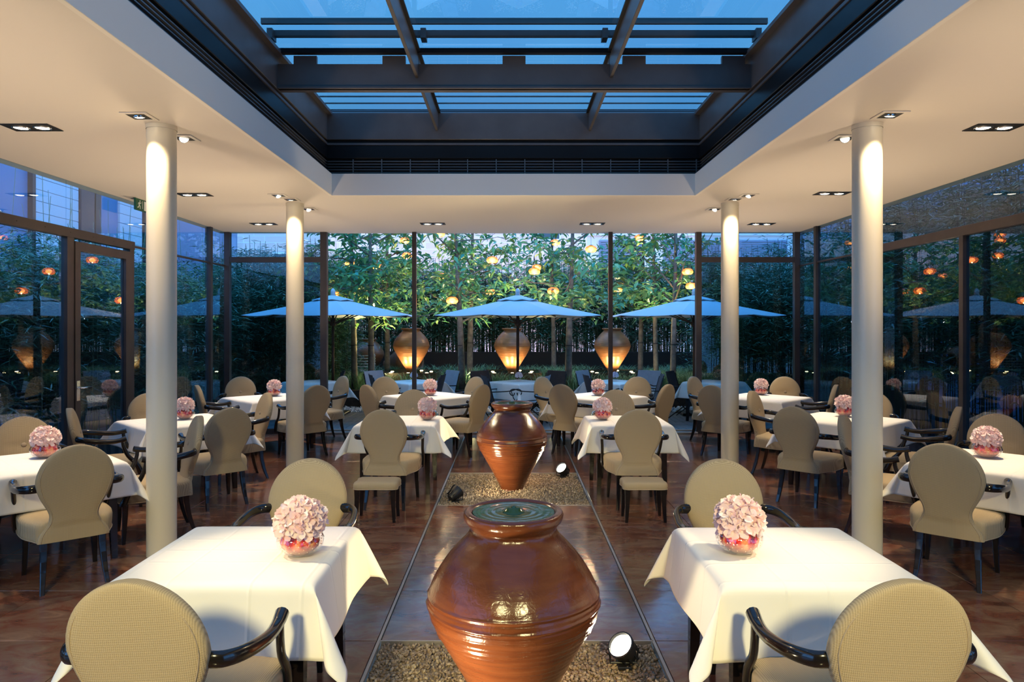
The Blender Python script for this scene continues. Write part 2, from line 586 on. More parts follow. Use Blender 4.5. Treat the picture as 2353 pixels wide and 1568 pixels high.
# ------------------------------------------------------------------ mesh builder
class MB:
    def __init__(self):
        self.v, self.f, self.n = [], [], 0

    def add(self, vs, fs):
        vs = np.asarray(vs, float).reshape(-1, 3)
        self.v.append(vs)
        self.f.extend([tuple(i + self.n for i in f) for f in fs])
        self.n += len(vs)
        return self

    def box(self, x0, x1, y0, y1, z0, z1, b=0.0):
        if b <= 0:
            vs = [(x, y, z) for z in (z0, z1) for y in (y0, y1) for x in (x0, x1)]
            fs = [(0, 2, 3, 1), (4, 5, 7, 6), (0, 1, 5, 4), (1, 3, 7, 5), (3, 2, 6, 7), (2, 0, 4, 6)]
            return self.add(vs, fs)
        r = []
        for z, s in ((z0, b), (z0 + b, 0), (z1 - b, 0), (z1, b)):
            r.append([(x0 + s + (b if s == 0 else 0) * 0, y0 + s, z), (x1 - s, y0 + s, z), (x1 - s, y1 - s, z), (x0 + s, y1 - s, z)])
        return self.loft(r)

    def loft(self, rings, cap0=True, cap1=True, closed=True):
        n = len(rings[0])
        vs = [p for r in rings for p in r]
        fs = []
        for i in range(len(rings) - 1):
            for j in range(n if closed else n - 1):
                k = (j + 1) % n
                fs.append((i * n + j, i * n + k, (i + 1) * n + k, (i + 1) * n + j))
        if cap0:
            fs.append(tuple(range(n - 1, -1, -1)))
        if cap1:
            fs.append(tuple(range((len(rings) - 1) * n, len(rings) * n)))
        return self.add(vs, fs)

    def lathe(self, prof, seg=32, fn=None, cap0=False, cap1=False, ox=0, oy=0):
        rings = []
        for r, z in prof:
            ring = []
            for j in range(seg):
                a = 2 * PI * j / seg
                rr, zz = (r, z) if fn is None else fn(r, z, a)
                ring.append((ox + rr * math.cos(a), oy + rr * math.sin(a), zz))
            rings.append(ring)
        return self.loft(rings, cap0, cap1)

    def tube(self, pts, rad, seg=8, flat=1.0, up=(0, 0, 1), cap=True):
        """sweep an ellipse along pts; rad number or list; flat = height factor"""
        P = [Vector(p) for p in pts]
        n = len(P)
        R = rad if hasattr(rad, '__len__') else [rad] * n
        rings = []
        U = Vector(up)
        for i in range(n):
            t = (P[min(i + 1, n - 1)] - P[max(i - 1, 0)]).normalized()
            s = t.cross(U)
            if s.length < 1e-4:
                s = t.cross(Vector((1, 0, 0)))
            s.normalize()
            u = s.cross(t).normalized()
            rw, rh = R[i] if hasattr(R[i], '__len__') else (R[i], R[i] * flat)
            rings.append([tuple(P[i] + s * (rw * math.cos(2 * PI * j / seg)) + u * (rh * math.sin(2 * PI * j / seg))) for j in range(seg)])
        return self.loft(rings, cap, cap)

    def mesh(self, name, m, smooth=False, angle=None):
        me = bpy.data.meshes.new(name)
        v = np.concatenate(self.v) if self.v else np.zeros((0, 3))
        me.from_pydata(v.tolist(), [], self.f)
        me.update()
        mats = m if isinstance(m, (list, tuple)) else [m]
        for k in mats:
            me.materials.append(MATS[k])
        if smooth:
            me.polygons.foreach_set('use_smooth', [True] * len(me.polygons))
            if angle:
                me.set_sharp_from_angle(angle=math.radians(angle))
        return me

    def obj(self, name, m, parent=None, smooth=False, angle=None):
        return link(name, self.mesh(name, m, smooth, angle), parent)


def link(name, me, parent=None, loc=(0, 0, 0), rz=0.0):
    o = bpy.data.objects.new(name, me)
    C.objects.link(o)
    o.location = loc
    o.rotation_euler = (0, 0, rz)
    if parent is not None:
        o.parent = parent
    return o


def tag(o, label=None, cat=None, group=None, kind=None):
    if label:
        o['label'] = label
    if cat:
        o['category'] = cat
    if group:
        o['group'] = group
    if kind:
        o['kind'] = kind
    return o


def thing(name, label, cat, loc=(0, 0, 0), rz=0.0, group=None):
    o = link(name, None, None, loc, rz)
    o.empty_display_size = 0.1
    return tag(o, label, cat, group)


def structure(name, label=None):
    o = link(name, None)
    o['kind'] = 'structure'
    if label:
        o['label'] = label
    return o


KIDS = {}


def dup(root, loc, rz, label, group=None):
    def kids(p):
        if p.name not in KIDS:
            KIDS[p.name] = [o for o in p.children]
        return KIDS[p.name]
    r = root.copy()
    C.objects.link(r)
    r.location, r.rotation_euler = loc, (0, 0, rz)
    r['label'] = label
    if group:
        r['group'] = group
    for ch in kids(root):
        c = ch.copy()
        C.objects.link(c)
        c.parent = r
        for g in kids(ch):
            d = g.copy()
            C.objects.link(d)
            d.parent = c
    return r


def spot_light(name, loc, target, power, size, blend, radius, col, parent=None):
    d = bpy.data.lights.new(name, 'SPOT')
    d.energy, d.spot_size, d.spot_blend, d.shadow_soft_size, d.color = power, size, blend, radius, col
    o = bpy.data.objects.new(name, d)
    C.objects.link(o)
    l, t = Vector(loc), Vector(target)
    o.rotation_euler = (t - l).to_track_quat('-Z', 'Y').to_euler()
    o.location = l
    if parent is not None:
        o.parent = parent
        o.location = l - parent.location
    return o


def point_light(name, loc, power, radius, col, parent=None):
    d = bpy.data.lights.new(name, 'POINT')
    d.energy, d.shadow_soft_size, d.color = power, radius, col
    o = bpy.data.objects.new(name, d)
    C.objects.link(o)
    o.location = loc
    if parent is not None:
        o.parent = parent
    return o


def catmull(pts, n, closed=False):
    P = np.array(pts, float)
    m = len(P)
    out = []
    segs = m if closed else m - 1
    for i in range(segs):
        p0 = P[(i - 1) % m] if closed or i > 0 else 2 * P[0] - P[1]
        p1, p2 = P[i % m], P[(i + 1) % m]
        p3 = P[(i + 2) % m] if closed or i + 2 < m else 2 * P[-1] - P[-2]
        for k in range(n):
            t = k / n
            out.append(0.5 * (2 * p1 + (p2 - p0) * t + (2 * p0 - 5 * p1 + 4 * p2 - p3) * t * t + (3 * p1 - p0 - 3 * p2 + p3) * t ** 3))
    if not closed:
        out.append(P[-1])
    return np.array(out)


def quads_mesh(name, verts, quads, m, smooth=False):
    """fast mesh from numpy arrays of verts (n,3) and faces (k,3|4)"""
    me = bpy.data.meshes.new(name)
    verts = np.asarray(verts, np.float32)
    quads = np.asarray(quads, np.int32)
    k = quads.shape[1]
    me.vertices.add(len(verts))
    me.vertices.foreach_set('co', verts.ravel())
    me.loops.add(quads.size)
    me.loops.foreach_set('vertex_index', quads.ravel())
    me.polygons.add(len(quads))
    me.polygons.foreach_set('loop_start', np.arange(0, quads.size, k, dtype=np.int32))
    me.polygons.foreach_set('loop_total', np.full(len(quads), k, dtype=np.int32))
    mats = m if isinstance(m, (list, tuple)) else [m]
    for q in mats:
        me.materials.append(MATS[q])
    me.update(calc_edges=True)
    if smooth:
        me.polygons.foreach_set('use_smooth', [True] * len(me.polygons))
    return me

# ================================================================== THE ROOM
CX = 0.03                     # centre line of the room
XW = 4.80                     # glass walls at CX +- XW (left at -4.79)
XL, XR = -4.79, 4.83
YB, YF = 12.0, -4.0           # glazed end wall, wall behind the camera
ZC = 3.38
PX0, PX1 = CX - 0.785, CX + 0.785
BEDS = ((2.50, 4.08), (7.17, 8.75))


def box_mesh(name, sx, sy, sz, m, b=0.004):
    mb = MB()
    mb.box(-sx / 2, sx / 2, -sy / 2, sy / 2, -sz, 0, b)
    return mb.mesh(name, m)


# ---- floor: polished stone tiles with recessed joints
floor = structure('floor', 'polished red-brown marble tile floor with pale metal strips')
mb = MB()
for x0, x1, y0, y1 in ((XL, PX0, YF, YB), (PX1, XR, YF, YB), (PX0, PX1, YF, 2.5), (PX0, PX1, 4.08, 7.17), (PX0, PX1, 8.75, YB)):
    mb.box(x0, x1, y0, y1, -0.08, -0.012)
mb.obj('joint_bed', 'floor_joint', floor)
G = 0.004
rows = [4.08 + 0.7725 * k for k in range(-10, 11)] + [YB]
side = [PX1 + 0.8 * k for k in range(6)]
cache = {}


def tile(x0, x1, y0, y1):
    key = (round(x1 - x0, 3), round(y1 - y0, 3))
    if key not in cache:
        cache[key] = box_mesh('tile', key[0] - G, key[1] - G, 0.02, 'red_marble', 0.0015)
    link('tile', cache[key], floor, ((x0 + x1) / 2, (y0 + y1) / 2, 0))


for r in range(len(rows) - 1):
    y0, y1 = rows[r], rows[r + 1]
    if y1 < -1.5:
        continue
    for k in range(5):
        xa, xb = side[k], min(side[k + 1], XR)
        if xb - xa > 0.1:
            tile(xa + (0.012 if k == 0 else 0), xb, y0, y1)
        xa, xb = 2 * CX - side[k], max(2 * CX - side[k + 1], XL)
        if xa - xb > 0.1:
            tile(xb, xa - (0.012 if k == 0 else 0), y0, y1)
for a, b, n in ((0.18, 2.5, 3), (4.08, 7.17, 4), (8.75, YB, 4)):
    for k in range(n):
        tile(PX0 + 0.012, PX1 - 0.012, a + (b - a) * k / n, a + (b - a) * (k + 1) / n)
mb = MB().box(XL, XR, YF, -1.5, -0.012, 0.0)
mb.obj('rear_paving', 'red_marble', floor)
for x in (PX0, PX1):
    MB().box(x - 0.008, x + 0.008, YF, YB, -0.02, 0.0015).obj('strip', 'floor_strip', floor)
for a, b in BEDS:
    for y in (a, b):
        MB().box(PX0, PX1, y - 0.006, y + 0.006, -0.08, 0.0015).obj('strip', 'floor_strip', floor)

# ---- ceiling with the roof-light opening
HX0, HX1, HY0, HY1 = CX - 2.19, CX + 2.19, -0.6, 8.60
ceil = structure('ceiling', 'cream plaster ceiling around the roof light')
mb = MB()
for x0, x1, y0, y1 in ((XL - 0.15, HX0, YF, YB + 0.15), (HX1, XR + 0.15, YF, YB + 0.15), (HX0, HX1, YF, HY0), (HX0, HX1, HY1, YB + 0.15)):
    mb.box(x0, x1, y0, y1, ZC, ZC + 0.12)
mb.obj('slab', 'cream_plaster', ceil)
for nm, (x0, x1, y0, y1) in (('fascia', (HX0 - 0.035, HX0 + 0.002, HY0, HY1 + 0.03)), ('fascia', (HX1 - 0.002, HX1 + 0.035, HY0, HY1 + 0.03)), ('fascia', (HX0, HX1, HY1 - 0.002, HY1 + 0.035))):
    MB().box(x0, x1, y0, y1, ZC - 0.004, 3.64, 0.003).obj(nm, 'white_fascia', ceil)

# ---- roof light
sky = structure('window_1', 'dark steel roof light with blue glass panes')
SXa, SXb, SYe = CX - 2.26, CX + 2.26, 8.67
mb = MB()
for x0, x1, y0, y1 in ((SXa - 0.16, SXa - 0.04, HY0, SYe + 0.16), (SXb + 0.04, SXb + 0.16, HY0, SYe + 0.16), (SXa - 0.16, SXb + 0.16, SYe + 0.04, SYe + 0.16), (SXa - 0.16, SXb + 0.16, HY0 - 0.12, HY0)):
    mb.box(x0, x1, y0, y1, 3.5, 4.45)
mb.obj('curb', 'dark_gap', sky)
for sg, X in ((-1, SXa), (1, SXb)):
    MB().box(min(X, X + sg * 0.04), max(X, X + sg * 0.04), HY0, SYe, 3.84, 4.00, 0.006).obj('channel', 'grille_metal', sky)
    MB().box(min(X - sg * .01, X + sg * 0.04), max(X - sg * .01, X + sg * 0.04), HY0, SYe, 4.0, 4.025).obj('lip', 'roof_steel', sky)
    for k in range(5):
        z = 3.665 + k * 0.034
        MB().box(min(X + sg * 0.004, X + sg * 0.03), max(X + sg * 0.004, X + sg * 0.03), HY0, SYe, z, z + 0.009).obj('slat', 'grille_slat', sky)
    MB().box(min(X, X + sg * 0.10), max(X, X + sg * 0.10), HY0, SYe + 0.06, 4.07, 4.40, 0.005).obj('side_beam', 'roof_steel', sky)
    MB().box(min(X, X - sg * 0.06), max(X, X - sg * 0.06), HY0, SYe, 4.37, 4.405).obj('glazing_bar', 'roof_steel', sky)
MB().box(SXa, SXb, SYe, SYe + 0.04, 3.84, 4.00, 0.006).obj('channel', 'grille_metal', sky)
MB().box(SXa, SXb, SYe - 0.01, SYe + 0.04, 4.0, 4.025).obj('lip', 'roof_steel', sky)
for k in range(5):
    z = 3.665 + k * 0.034
    MB().box(SXa, SXb, SYe + 0.004, SYe + 0.03, z, z + 0.009).obj('slat', 'grille_slat', sky)
for k in range(13):
    x = SXa + (SXb - SXa) * (k + 0.9) / 13
    MB().box(x - 0.006, x + 0.006, SYe - 0.002, SYe + 0.03, 3.655, 3.83).obj('divider', 'grille_slat', sky)
MB().box(SXa, SXb, SYe, SYe + 0.09, 4.07, 4.40, 0.005).obj('end_beam', 'roof_steel', sky)
MB().box(SXa, SXb, 6.83, 6.86, 4.07, 4.31).add([(SXa, 6.80, 4.07), (SXb, 6.80, 4.07), (SXb, 6.93, 4.07), (SXa, 6.93, 4.07), (SXa, 6.80, 4.085), (SXb, 6.80, 4.085), (SXb, 6.93, 4.085), (SXa, 6.93, 4.085)], [(3, 2, 1, 0), (4, 5, 6, 7), (0, 1, 5, 4), (2, 3, 7, 6)]).obj('cross_beam', 'roof_steel', sky)
for x in (CX - 2.0, CX - 1.15, CX, CX + 1.15, CX + 2.1):
    MB().box(x - 0.11, x + 0.11, 6.83, 6.87, 4.31, 4.39).obj('bracket', 'roof_steel', sky)
MB().box(SXa, SXb, 6.74, 6.80, 4.385, 4.43).obj('panel_rail', 'grille_metal', sky)
PUR = (CX - 0.93, CX + 0.93)
for x in PUR:
    MB().box(x - 0.016, x + 0.016, HY0, 6.83, 4.18, 4.40, 0.004).obj('purlin', 'roof_steel', sky)
    MB().box(x - 0.016, x + 0.016, 6.86, SYe, 4.18, 4.40, 0.004).obj('purlin', 'roof_steel', sky)
    MB().box(x - 0.045, x + 0.045, HY0, SYe, 4.392, 4.41).obj('glazing_bar', 'dark_gap', sky)
xs = (SXa, PUR[0], PUR[1], SXb)
ys = (HY0, 2.9, 6.78, SYe)
for i in range(3):
    for j in range(3):
        MB().box(xs[i], xs[i + 1], ys[j], ys[j + 1] - 0.02, 4.412, 4.424).obj('pane', 'roof_glass', sky)
# outside rails of the sliding roof
for y, z, t in ((6.36, 4.50, 0.03), (6.55, 4.47, 0.06), (8.30, 4.47, 0.02), (8.52, 4.46, 0.02)):
    MB().box(SXa, SXb, y, y + t, z, z + (0.05 if y < 7 else 0.012)).obj('rail', 'roof_steel', sky)
for y in (6.5,):
    for x in (SXa + 0.03, PUR[0] + 0.1, PUR[1] - 0.1, SXb - 0.03):
        MB().box(x - 0.025, x + 0.025, y, y + 0.12, 4.43, 4.52).obj('shoe', 'roof_steel', sky)

# ---- wall behind the camera
wb = structure('wall_rear', 'dark lounge wall behind the dining room')
MB().box(XL - 0.2, XR + 0.2, YF - 0.15, YF, 0, ZC).obj('panelling', 'lounge_wall', wb)


# ---- glazed side walls
def frame_box(parent, name, x0, x1, y0, y1, z0, z1, m='frame_steel', b=0.003):
    return MB().box(x0, x1, y0, y1, z0, z1, b).obj(name, m, parent)


wl = structure('window_2', 'glazed side wall with dark steel posts and transom beside the bamboo')
for y0, y1 in ((0.3, 0.38), (3.0, 3.08), (5.30, 5.38), (7.66, 7.78), (8.92, 9.02), (11.32, 11.40)):
    frame_box(wl, 'post', XL - 0.06, XL + 0.03, y0, y1, 0, ZC if y0 > 10 else 2.80)
frame_box(wl, 'transom', XL - 0.05, XL + 0.04, YF, 9.02, 2.765, 2.865)
frame_box(wl, 'transom', XL - 0.03, XL + 0.01, 9.02, 11.95, 2.80, 2.825)
frame_box(wl, 'bottom_rail', XL - 0.05, XL + 0.03, YF, 7.7, 0, 0.07)
frame_box(wl, 'bottom_rail', XL - 0.05, XL + 0.03, 8.98, 11.95, 0, 0.07)
seg = [YF, 0.34, 3.04, 5.34, 7.70]
for a, b in list(zip(seg[:-1], seg[1:])) + [(8.98, 11.36), (11.38, 11.94)]:
    MB().box(XL - 0.016, XL - 0.004, a, b, 0.05, 2.80).obj('pane', 'side_glass', wl)
for a, b in ((YF, 3.04), (3.04, 7.70), (7.70, 11.36), (11.38, 11.94)):
    MB().box(XL - 0.016, XL - 0.004, a, b, 2.83, ZC).obj('pane', 'side_glass', wl)
# bolts on the transom and the door posts
bm_ = MB().lathe([(0.006, 0), (0.006, 0.003), (0.0, 0.004)], 6).mesh('bolt', 'black_plastic')
for k in range(9):
    o = link('bolt', bm_, wl, (XL + 0.04, 5.6 + k * 0.42, 2.815))
    o.rotation_euler = (0, PI / 2, 0)

dr = structure('door_1', 'dark steel framed glass door in the side glazing')
DX = XL + 0.01
frame_box(dr, 'stile', DX - 0.04, DX + 0.03, 7.785, 7.88, 0.01, 2.73)
frame_box(dr, 'stile', DX - 0.04, DX + 0.03, 8.81, 8.91, 0.01, 2.73)
frame_box(dr, 'rail', DX - 0.04, DX + 0.03, 7.88, 8.81, 2.63, 2.73)
frame_box(dr, 'rail', DX - 0.04, DX + 0.03, 7.88, 8.81, 0.01, 0.12)
MB().box(DX - 0.012, DX, 7.88, 8.81, 0.12, 2.63).obj('pane', 'side_glass', dr)
h = MB().box(DX + 0.03, DX + 0.036, 7.80, 7.86, 0.98, 1.20, 0.002).obj('handle', 'chrome', dr)
MB().tube([(DX + 0.03, 7.83, 1.12), (DX + 0.08, 7.83, 1.12), (DX + 0.085, 7.86, 1.12), (DX + 0.085, 7.98, 1.12)], 0.011, 8).obj('lever', 'chrome', h, True)

wr = structure('window_3', 'glazed side wall with slim steel posts and mirror reflections')
for y0, y1 in ((0.3, 0.37), (3.0, 3.07), (5.30, 5.37), (7.58, 7.65), (11.24, 11.32)):
    frame_box(wr, 'post', XR - 0.03, XR + 0.05, y0, y1, 0, ZC if y0 > 10 else 2.80)
frame_box(wr, 'transom', XR - 0.04, XR + 0.05, YF, 9.6, 2.765, 2.865)
frame_box(wr, 'transom', XR - 0.01, XR + 0.03, 9.6, 11.95, 2.80, 2.825)
frame_box(wr, 'bottom_rail', XR - 0.03, XR + 0.05, YF, 11.95, 0, 0.07)
seg = [YF, 0.34, 3.04, 5.34, 7.62, 11.28]
for a, b in list(zip(seg[:-1], seg[1:])) + [(11.30, 11.94)]:
    MB().box(XR + 0.004, XR + 0.016, a, b, 0.05, 2.80).obj('pane', 'dim_glass', wr)
for a, b in ((YF, 3.04), (3.04, 7.62), (7.62, 11.28), (11.30, 11.94)):
    MB().box(XR + 0.004, XR + 0.016, a, b, 2.83, ZC).obj('pane', 'dim_glass', wr)

# ---- glazed end wall: two fixed panes, open centre with slim posts
for nm, xa, xb, lab in (('window_4', XL, -3.13, 'fixed dark glass bay beside the open garden front, bamboo behind'), ('window_5', 3.15, XR, 'fixed dark glass bay of the garden front nearest the mirror glazing')):
    we = structure(nm, lab)
    inner = xb if xa == XL else xa
    frame_box(we, 'post', inner - 0.045 - (0.02 if xa == XL else 0), inner + 0.045, YB - 0.05, YB + 0.05, 0, ZC)
    corner = XL + 0.03 if xa == XL else XR - 0.03
    frame_box(we, 'post', corner - 0.045, corner + 0.045, YB - 0.05, YB + 0.05, 0, ZC)
    a, b = xa + 0.07, xb - 0.04
    if xa != XL:
        a, b = xa + 0.04, xb - 0.07
    frame_box(we, 'transom', a, b, YB - 0.04, YB + 0.04, 2.872, 2.962)
    frame_box(we, 'bottom_rail', a, b, YB - 0.04, YB + 0.04, 0, 0.08)
    MB().box(a, b, YB - 0.006, YB + 0.006, 0.08, 2.872).obj('pane', 'end_glass', we)
    MB().box(a, b, YB - 0.006, YB + 0.006, 2.962, ZC).obj('pane', 'end_glass', we)
wc = structure('window_6', 'open garden front with two slim dark posts and a metal floor track')
for x in (-1.622, 1.672):
    frame_box(wc, 'post', x - 0.034, x + 0.034, YB - 0.05, YB + 0.03, 0, ZC)
frame_box(wc, 'track', -3.10, 3.12, YB - 0.10, YB + 0.10, 0.0, 0.03, 'floor_strip')
frame_box(wc, 'track', -3.10, 3.12, YB + 0.02, YB + 0.06, 0.03, 0.06, 'floor_strip')

# ---- columns
def place_round(name, label, x, y):
    o = structure(name, label)
    o.location = (x, y, 0)
    MB().lathe([(0.110, 0.0), (0.110, 0.4), (0.1105, 1.2), (0.110, 2.2), (0.110, 3.345)], 48).obj('shaft', 'column_paint', o, True)
    MB().lathe([(0.113, 3.345), (0.113, ZC + 0.002)], 48).obj('collar', 'column_paint', o, True)
    tag(o, cat='column')
    return o


place_round('column', 'cream round column between the door and the first linen table', -2.755, 5.63)
place_round('column', 'cream round column beside the far garden-end tables, door side', -2.78, 9.19)
place_round('column', 'cream round column in front of the mirror glazing, nearer of two', 2.795, 5.60)
place_round('column', 'cream round column by the mirror glazing, farther of two', 2.81, 9.16)
place_round('column', 'cream round column beside the camera, door side', -2.74, 2.05)
place_round('column', 'cream round column beside the camera, mirror side', 2.79, 2.03)

# ---- exit sign on the ceiling
ex = thing('exit_sign', 'green emergency exit sign with running man hanging near the side glazing', 'sign', (-4.60, 8.87, 3.31))
MB().box(-0.012, 0.012, -0.14, 0.14, -0.08, 0.065, 0.003).obj('housing', 'exit_green', ex)
MB().box(-0.006, 0.006, -0.13, 0.13, 0.065, 0.075).obj('mount', 'chrome', ex)


def flat_poly(pts, x, m, name, parent):
    n = len(pts)
    vs = [(x, p[0], p[1]) for p in pts] + [(x + 0.002, p[0], p[1]) for p in pts]
    fs = [tuple(range(n - 1, -1, -1)), tuple(range(n, 2 * n))] + [(i, (i + 1) % n, n + (i + 1) % n, n + i) for i in range(n)]
    return MB().add(vs, fs).obj(name, m, parent)


# seen from the room the far end of the plate is at the viewer's right
flat_poly([(0.055, -0.065), (0.115, -0.065), (0.115, 0.05), (0.055, 0.05)], 0.0125, 'exit_white', 'door_symbol', ex)
flat_poly([(0.012, -0.05), (0.020, -0.05), (0.020, 0.045), (0.012, 0.045)], 0.0125, 'exit_white', 'arrow_bar', ex)
man = MB()


def limb(p, q, w):
    d = Vector((q[0] - p[0], q[1] - p[1]))
    n = Vector((-d.y, d.x)).normalized() * w
    pts = [(p[0] + n.x, p[1] + n.y), (q[0] + n.x, q[1] + n.y), (q[0] - n.x, q[1] - n.y), (p[0] - n.x, p[1] - n.y)]
    vs = [(0.0125, a, b) for a, b in pts] + [(0.0145, a, b) for a, b in pts]
    man.add(vs, [(3, 2, 1, 0), (4, 5, 6, 7), (0, 1, 5, 4), (1, 2, 6, 5), (2, 3, 7, 6), (3, 0, 4, 7)])


for p, q, w in (((-0.052, 0.022), (-0.062, -0.018), 0.009), ((-0.054, 0.018), (-0.028, 0.012), 0.004), ((-0.028, 0.012), (-0.016, 0.024), 0.004), ((-0.056, 0.018), (-0.080, 0.010), 0.004), ((-0.080, 0.010), (-0.084, -0.008), 0.004),
                ((-0.062, -0.016), (-0.036, -0.028), 0.006), ((-0.036, -0.028), (-0.042, -0.060), 0.005), ((-0.064, -0.016), (-0.078, -0.042), 0.006), ((-0.078, -0.042), (-0.105, -0.046), 0.005)):
    limb(p, q, w)
ring = [(-0.044 + 0.010 * math.cos(2 * PI * k / 10), 0.038 + 0.010 * math.sin(2 * PI * k / 10)) for k in range(10)]
man.add([(0.0125, a, b) for a, b in ring] + [(0.0145, a, b) for a, b in ring], [tuple(range(9, -1, -1)), tuple(range(10, 20))])
man.obj('running_man', 'exit_white', ex)

# ================================================================== CEILING LAMPS
def box_ring(mb, x0, x1, y0, y1, t, z0, z1):
    for a, b, c, d in ((x0, x1, y0, y0 + t), (x0, x1, y1 - t, y1), (x0, x0 + t, y0 + t, y1 - t), (x1 - t, x1, y0 + t, y1 - t)):
        mb.box(a, b, c, d, z0, z1)
    return mb


def lens_mesh(name, m, r):
    return MB().lathe([(0.0, -0.004), (r * 0.6, -0.006), (r, 0.0), (r, 0.012)], 20, cap1=True).mesh(name, m, True, 40)


twin_frame = box_ring(MB(), -0.19, 0.19, -0.10, 0.10, 0.006, -0.004, 0.001).mesh('frame', 'black_plastic')
twin_back = MB().box(-0.185, 0.185, -0.095, 0.095, -0.0025, 0.001).mesh('recess', 'dark_gap')
twin_lens = lens_mesh('lamp', 'lamp_glow', 0.052)
twin_ring = MB().lathe([(0.052, 0.0), (0.060, -0.008), (0.066, 0.0)], 20).mesh('ring', 'chrome', True)
TWIN = [(-3.80, 5.66, 'by the door, in front of the column'), (-3.79, 8.55, 'between the two door-side columns and the glass'), (-3.81, 11.0, 'over the garden-end table on the door side'),
        (-1.20, 10.98, 'over the third centre table on the door side'), (1.25, 10.98, 'over the third centre table on the doorless side'), (3.86, 11.0, 'over the garden-end table on the doorless side'),
        (3.81, 8.47, 'between the two doorless-side columns and the glass'), (3.83, 5.66, 'in front of the column on the doorless side')]
TWIN_AIM = {0: (-3.72, 5.7), 1: (-3.68, 8.05), 2: (-3.55, 10.7), 3: (-1.22, 10.8), 4: (1.32, 10.8), 5: (3.82, 10.9), 6: (3.87, 8.28), 7: (3.80, 5.7)}
TWIN_W, SPOT_W = 140, 70
for i, (x, y, where) in enumerate(TWIN):
    t = thing('downlight', 'black recessed twin ceiling lamp ' + where, 'lamp', (x, y, ZC - 0.003), 0, 'twin ceiling lamps')
    link('frame', twin_frame, t)
    link('recess', twin_back, t)
    for sx in (-0.085, 0.085):
        l = link('lamp', twin_lens, t, (sx, 0, -0.004))
        link('ring', twin_ring, l)
    ax, ay = TWIN_AIM[i]
    spot_light('downlight_beam', (x, y, ZC - 0.03), (ax, ay, 0.75), TWIN_W, math.radians(48), 1.0, 0.05, WARM, t)

single_frame = box_ring(MB(), -0.10, 0.10, -0.10, 0.10, 0.030, -0.005, 0.001).mesh('frame', 'cream_plaster')
single_back = MB().box(-0.072, 0.072, -0.072, 0.072, -0.003, 0.001).mesh('recess', 'dark_gap')
single_lens = lens_mesh('lamp', 'lamp_glow', 0.046)
single_can = MB().lathe([(0.030, 0.055), (0.046, 0.030), (0.052, 0.0), (0.048, -0.004)], 20, cap0=True).mesh('can', 'chrome', True)
COLS = {'a': 'the front door-side column', 'b': 'the rear door-side column', 'c': 'the front doorless-side column', 'd': 'the rear doorless-side column'}
SPOTS = [(-2.79, 5.36, (-2.76, 5.58, 2.2), 'in front of ' + COLS['a'], 44, 95), (-2.74, 5.98, (-0.5, 3.6, 1.2), 'behind ' + COLS['a'], SPOT_W, 46),
         (-2.80, 8.60, (-0.94, 8.0, 0.8), 'two steps in front of ' + COLS['b'], SPOT_W * 1.9, 44), (-2.74, 8.88, (-2.77, 9.1, 2.2), 'close in front of ' + COLS['b'], 44, 95), (-2.72, 9.60, (-0.2, 8.0, 0.9), 'behind ' + COLS['b'], SPOT_W, 46),
         (2.83, 5.33, (2.80, 5.55, 2.2), 'in front of ' + COLS['c'], 44, 95), (2.80, 5.98, (0.5, 3.6, 1.2), 'behind ' + COLS['c'], SPOT_W, 46),
         (2.86, 8.60, (1.03, 8.0, 0.8), 'two steps in front of ' + COLS['d'], SPOT_W * 1.9, 44), (2.78, 8.86, (2.81, 9.1, 2.2), 'close in front of ' + COLS['d'], 44, 95), (2.74, 9.60, (0.2, 8.0, 0.9), 'behind ' + COLS['d'], SPOT_W, 46),
         (-2.74, 3.20, (-1.05, 3.25, 0.78), 'above the front square table, door side', SPOT_W * 2.6, 25), (2.80, 3.20, (1.12, 3.28, 0.78), 'above the front square table, doorless side', SPOT_W * 2.6, 25)]
for x, y, aim, where, pw, ang in SPOTS:
    t = thing('ceiling_spotlight', 'square cream-framed ceiling spotlight ' + where, 'lamp', (x, y, ZC - 0.003), 0, 'square ceiling spotlights')
    link('frame', single_frame, t)
    link('recess', single_back, t)
    q = (Vector(aim) - Vector((x, y, ZC))).normalized()
    can = link('can', single_can, t, q * 0.008)
    can.scale = (0.8, 0.8, 0.8)
    can.rotation_euler = (-q).to_track_quat('Z', 'Y').to_euler()
    link('lamp', single_lens, can, (0, 0, 0.0))
    spot_light('spot_beam', Vector((x, y, ZC)) + q * 0.075, aim, pw, math.radians(ang), 0.95, 0.03, WARM, t)

# ================================================================== CHAIRS
BK_Z = [0.335, 0.36, 0.395, 0.425, 0.455, 0.485, 0.515, 0.545, 0.58, 0.62, 0.66, 0.70, 0.75]
BK_W = [0.218, 0.217, 0.205, 0.180, 0.157, 0.147, 0.147, 0.156, 0.174, 0.196, 0.214, 0.227, 0.236]


def back_rows():
    zz = list(np.linspace(0.335, 0.75, 24))
    ww = list(np.interp(zz, BK_Z, BK_W))
    ww = [ww[0]] + [(ww[i - 1] + 2 * ww[i] + ww[i + 1]) / 4 for i in range(1, len(ww) - 1)] + [ww[-1]]
    for a in np.linspace(0, PI / 2, 15)[1:]:
        zz.append(0.75 + 0.245 * math.sin(a))
        ww.append(max(0.236 * math.cos(a), 0.0))
    return zz, ww


def back_y(z):
    return -0.262 - 0.115 * max(0.0, (z - 0.44) / 0.55) ** 1.15


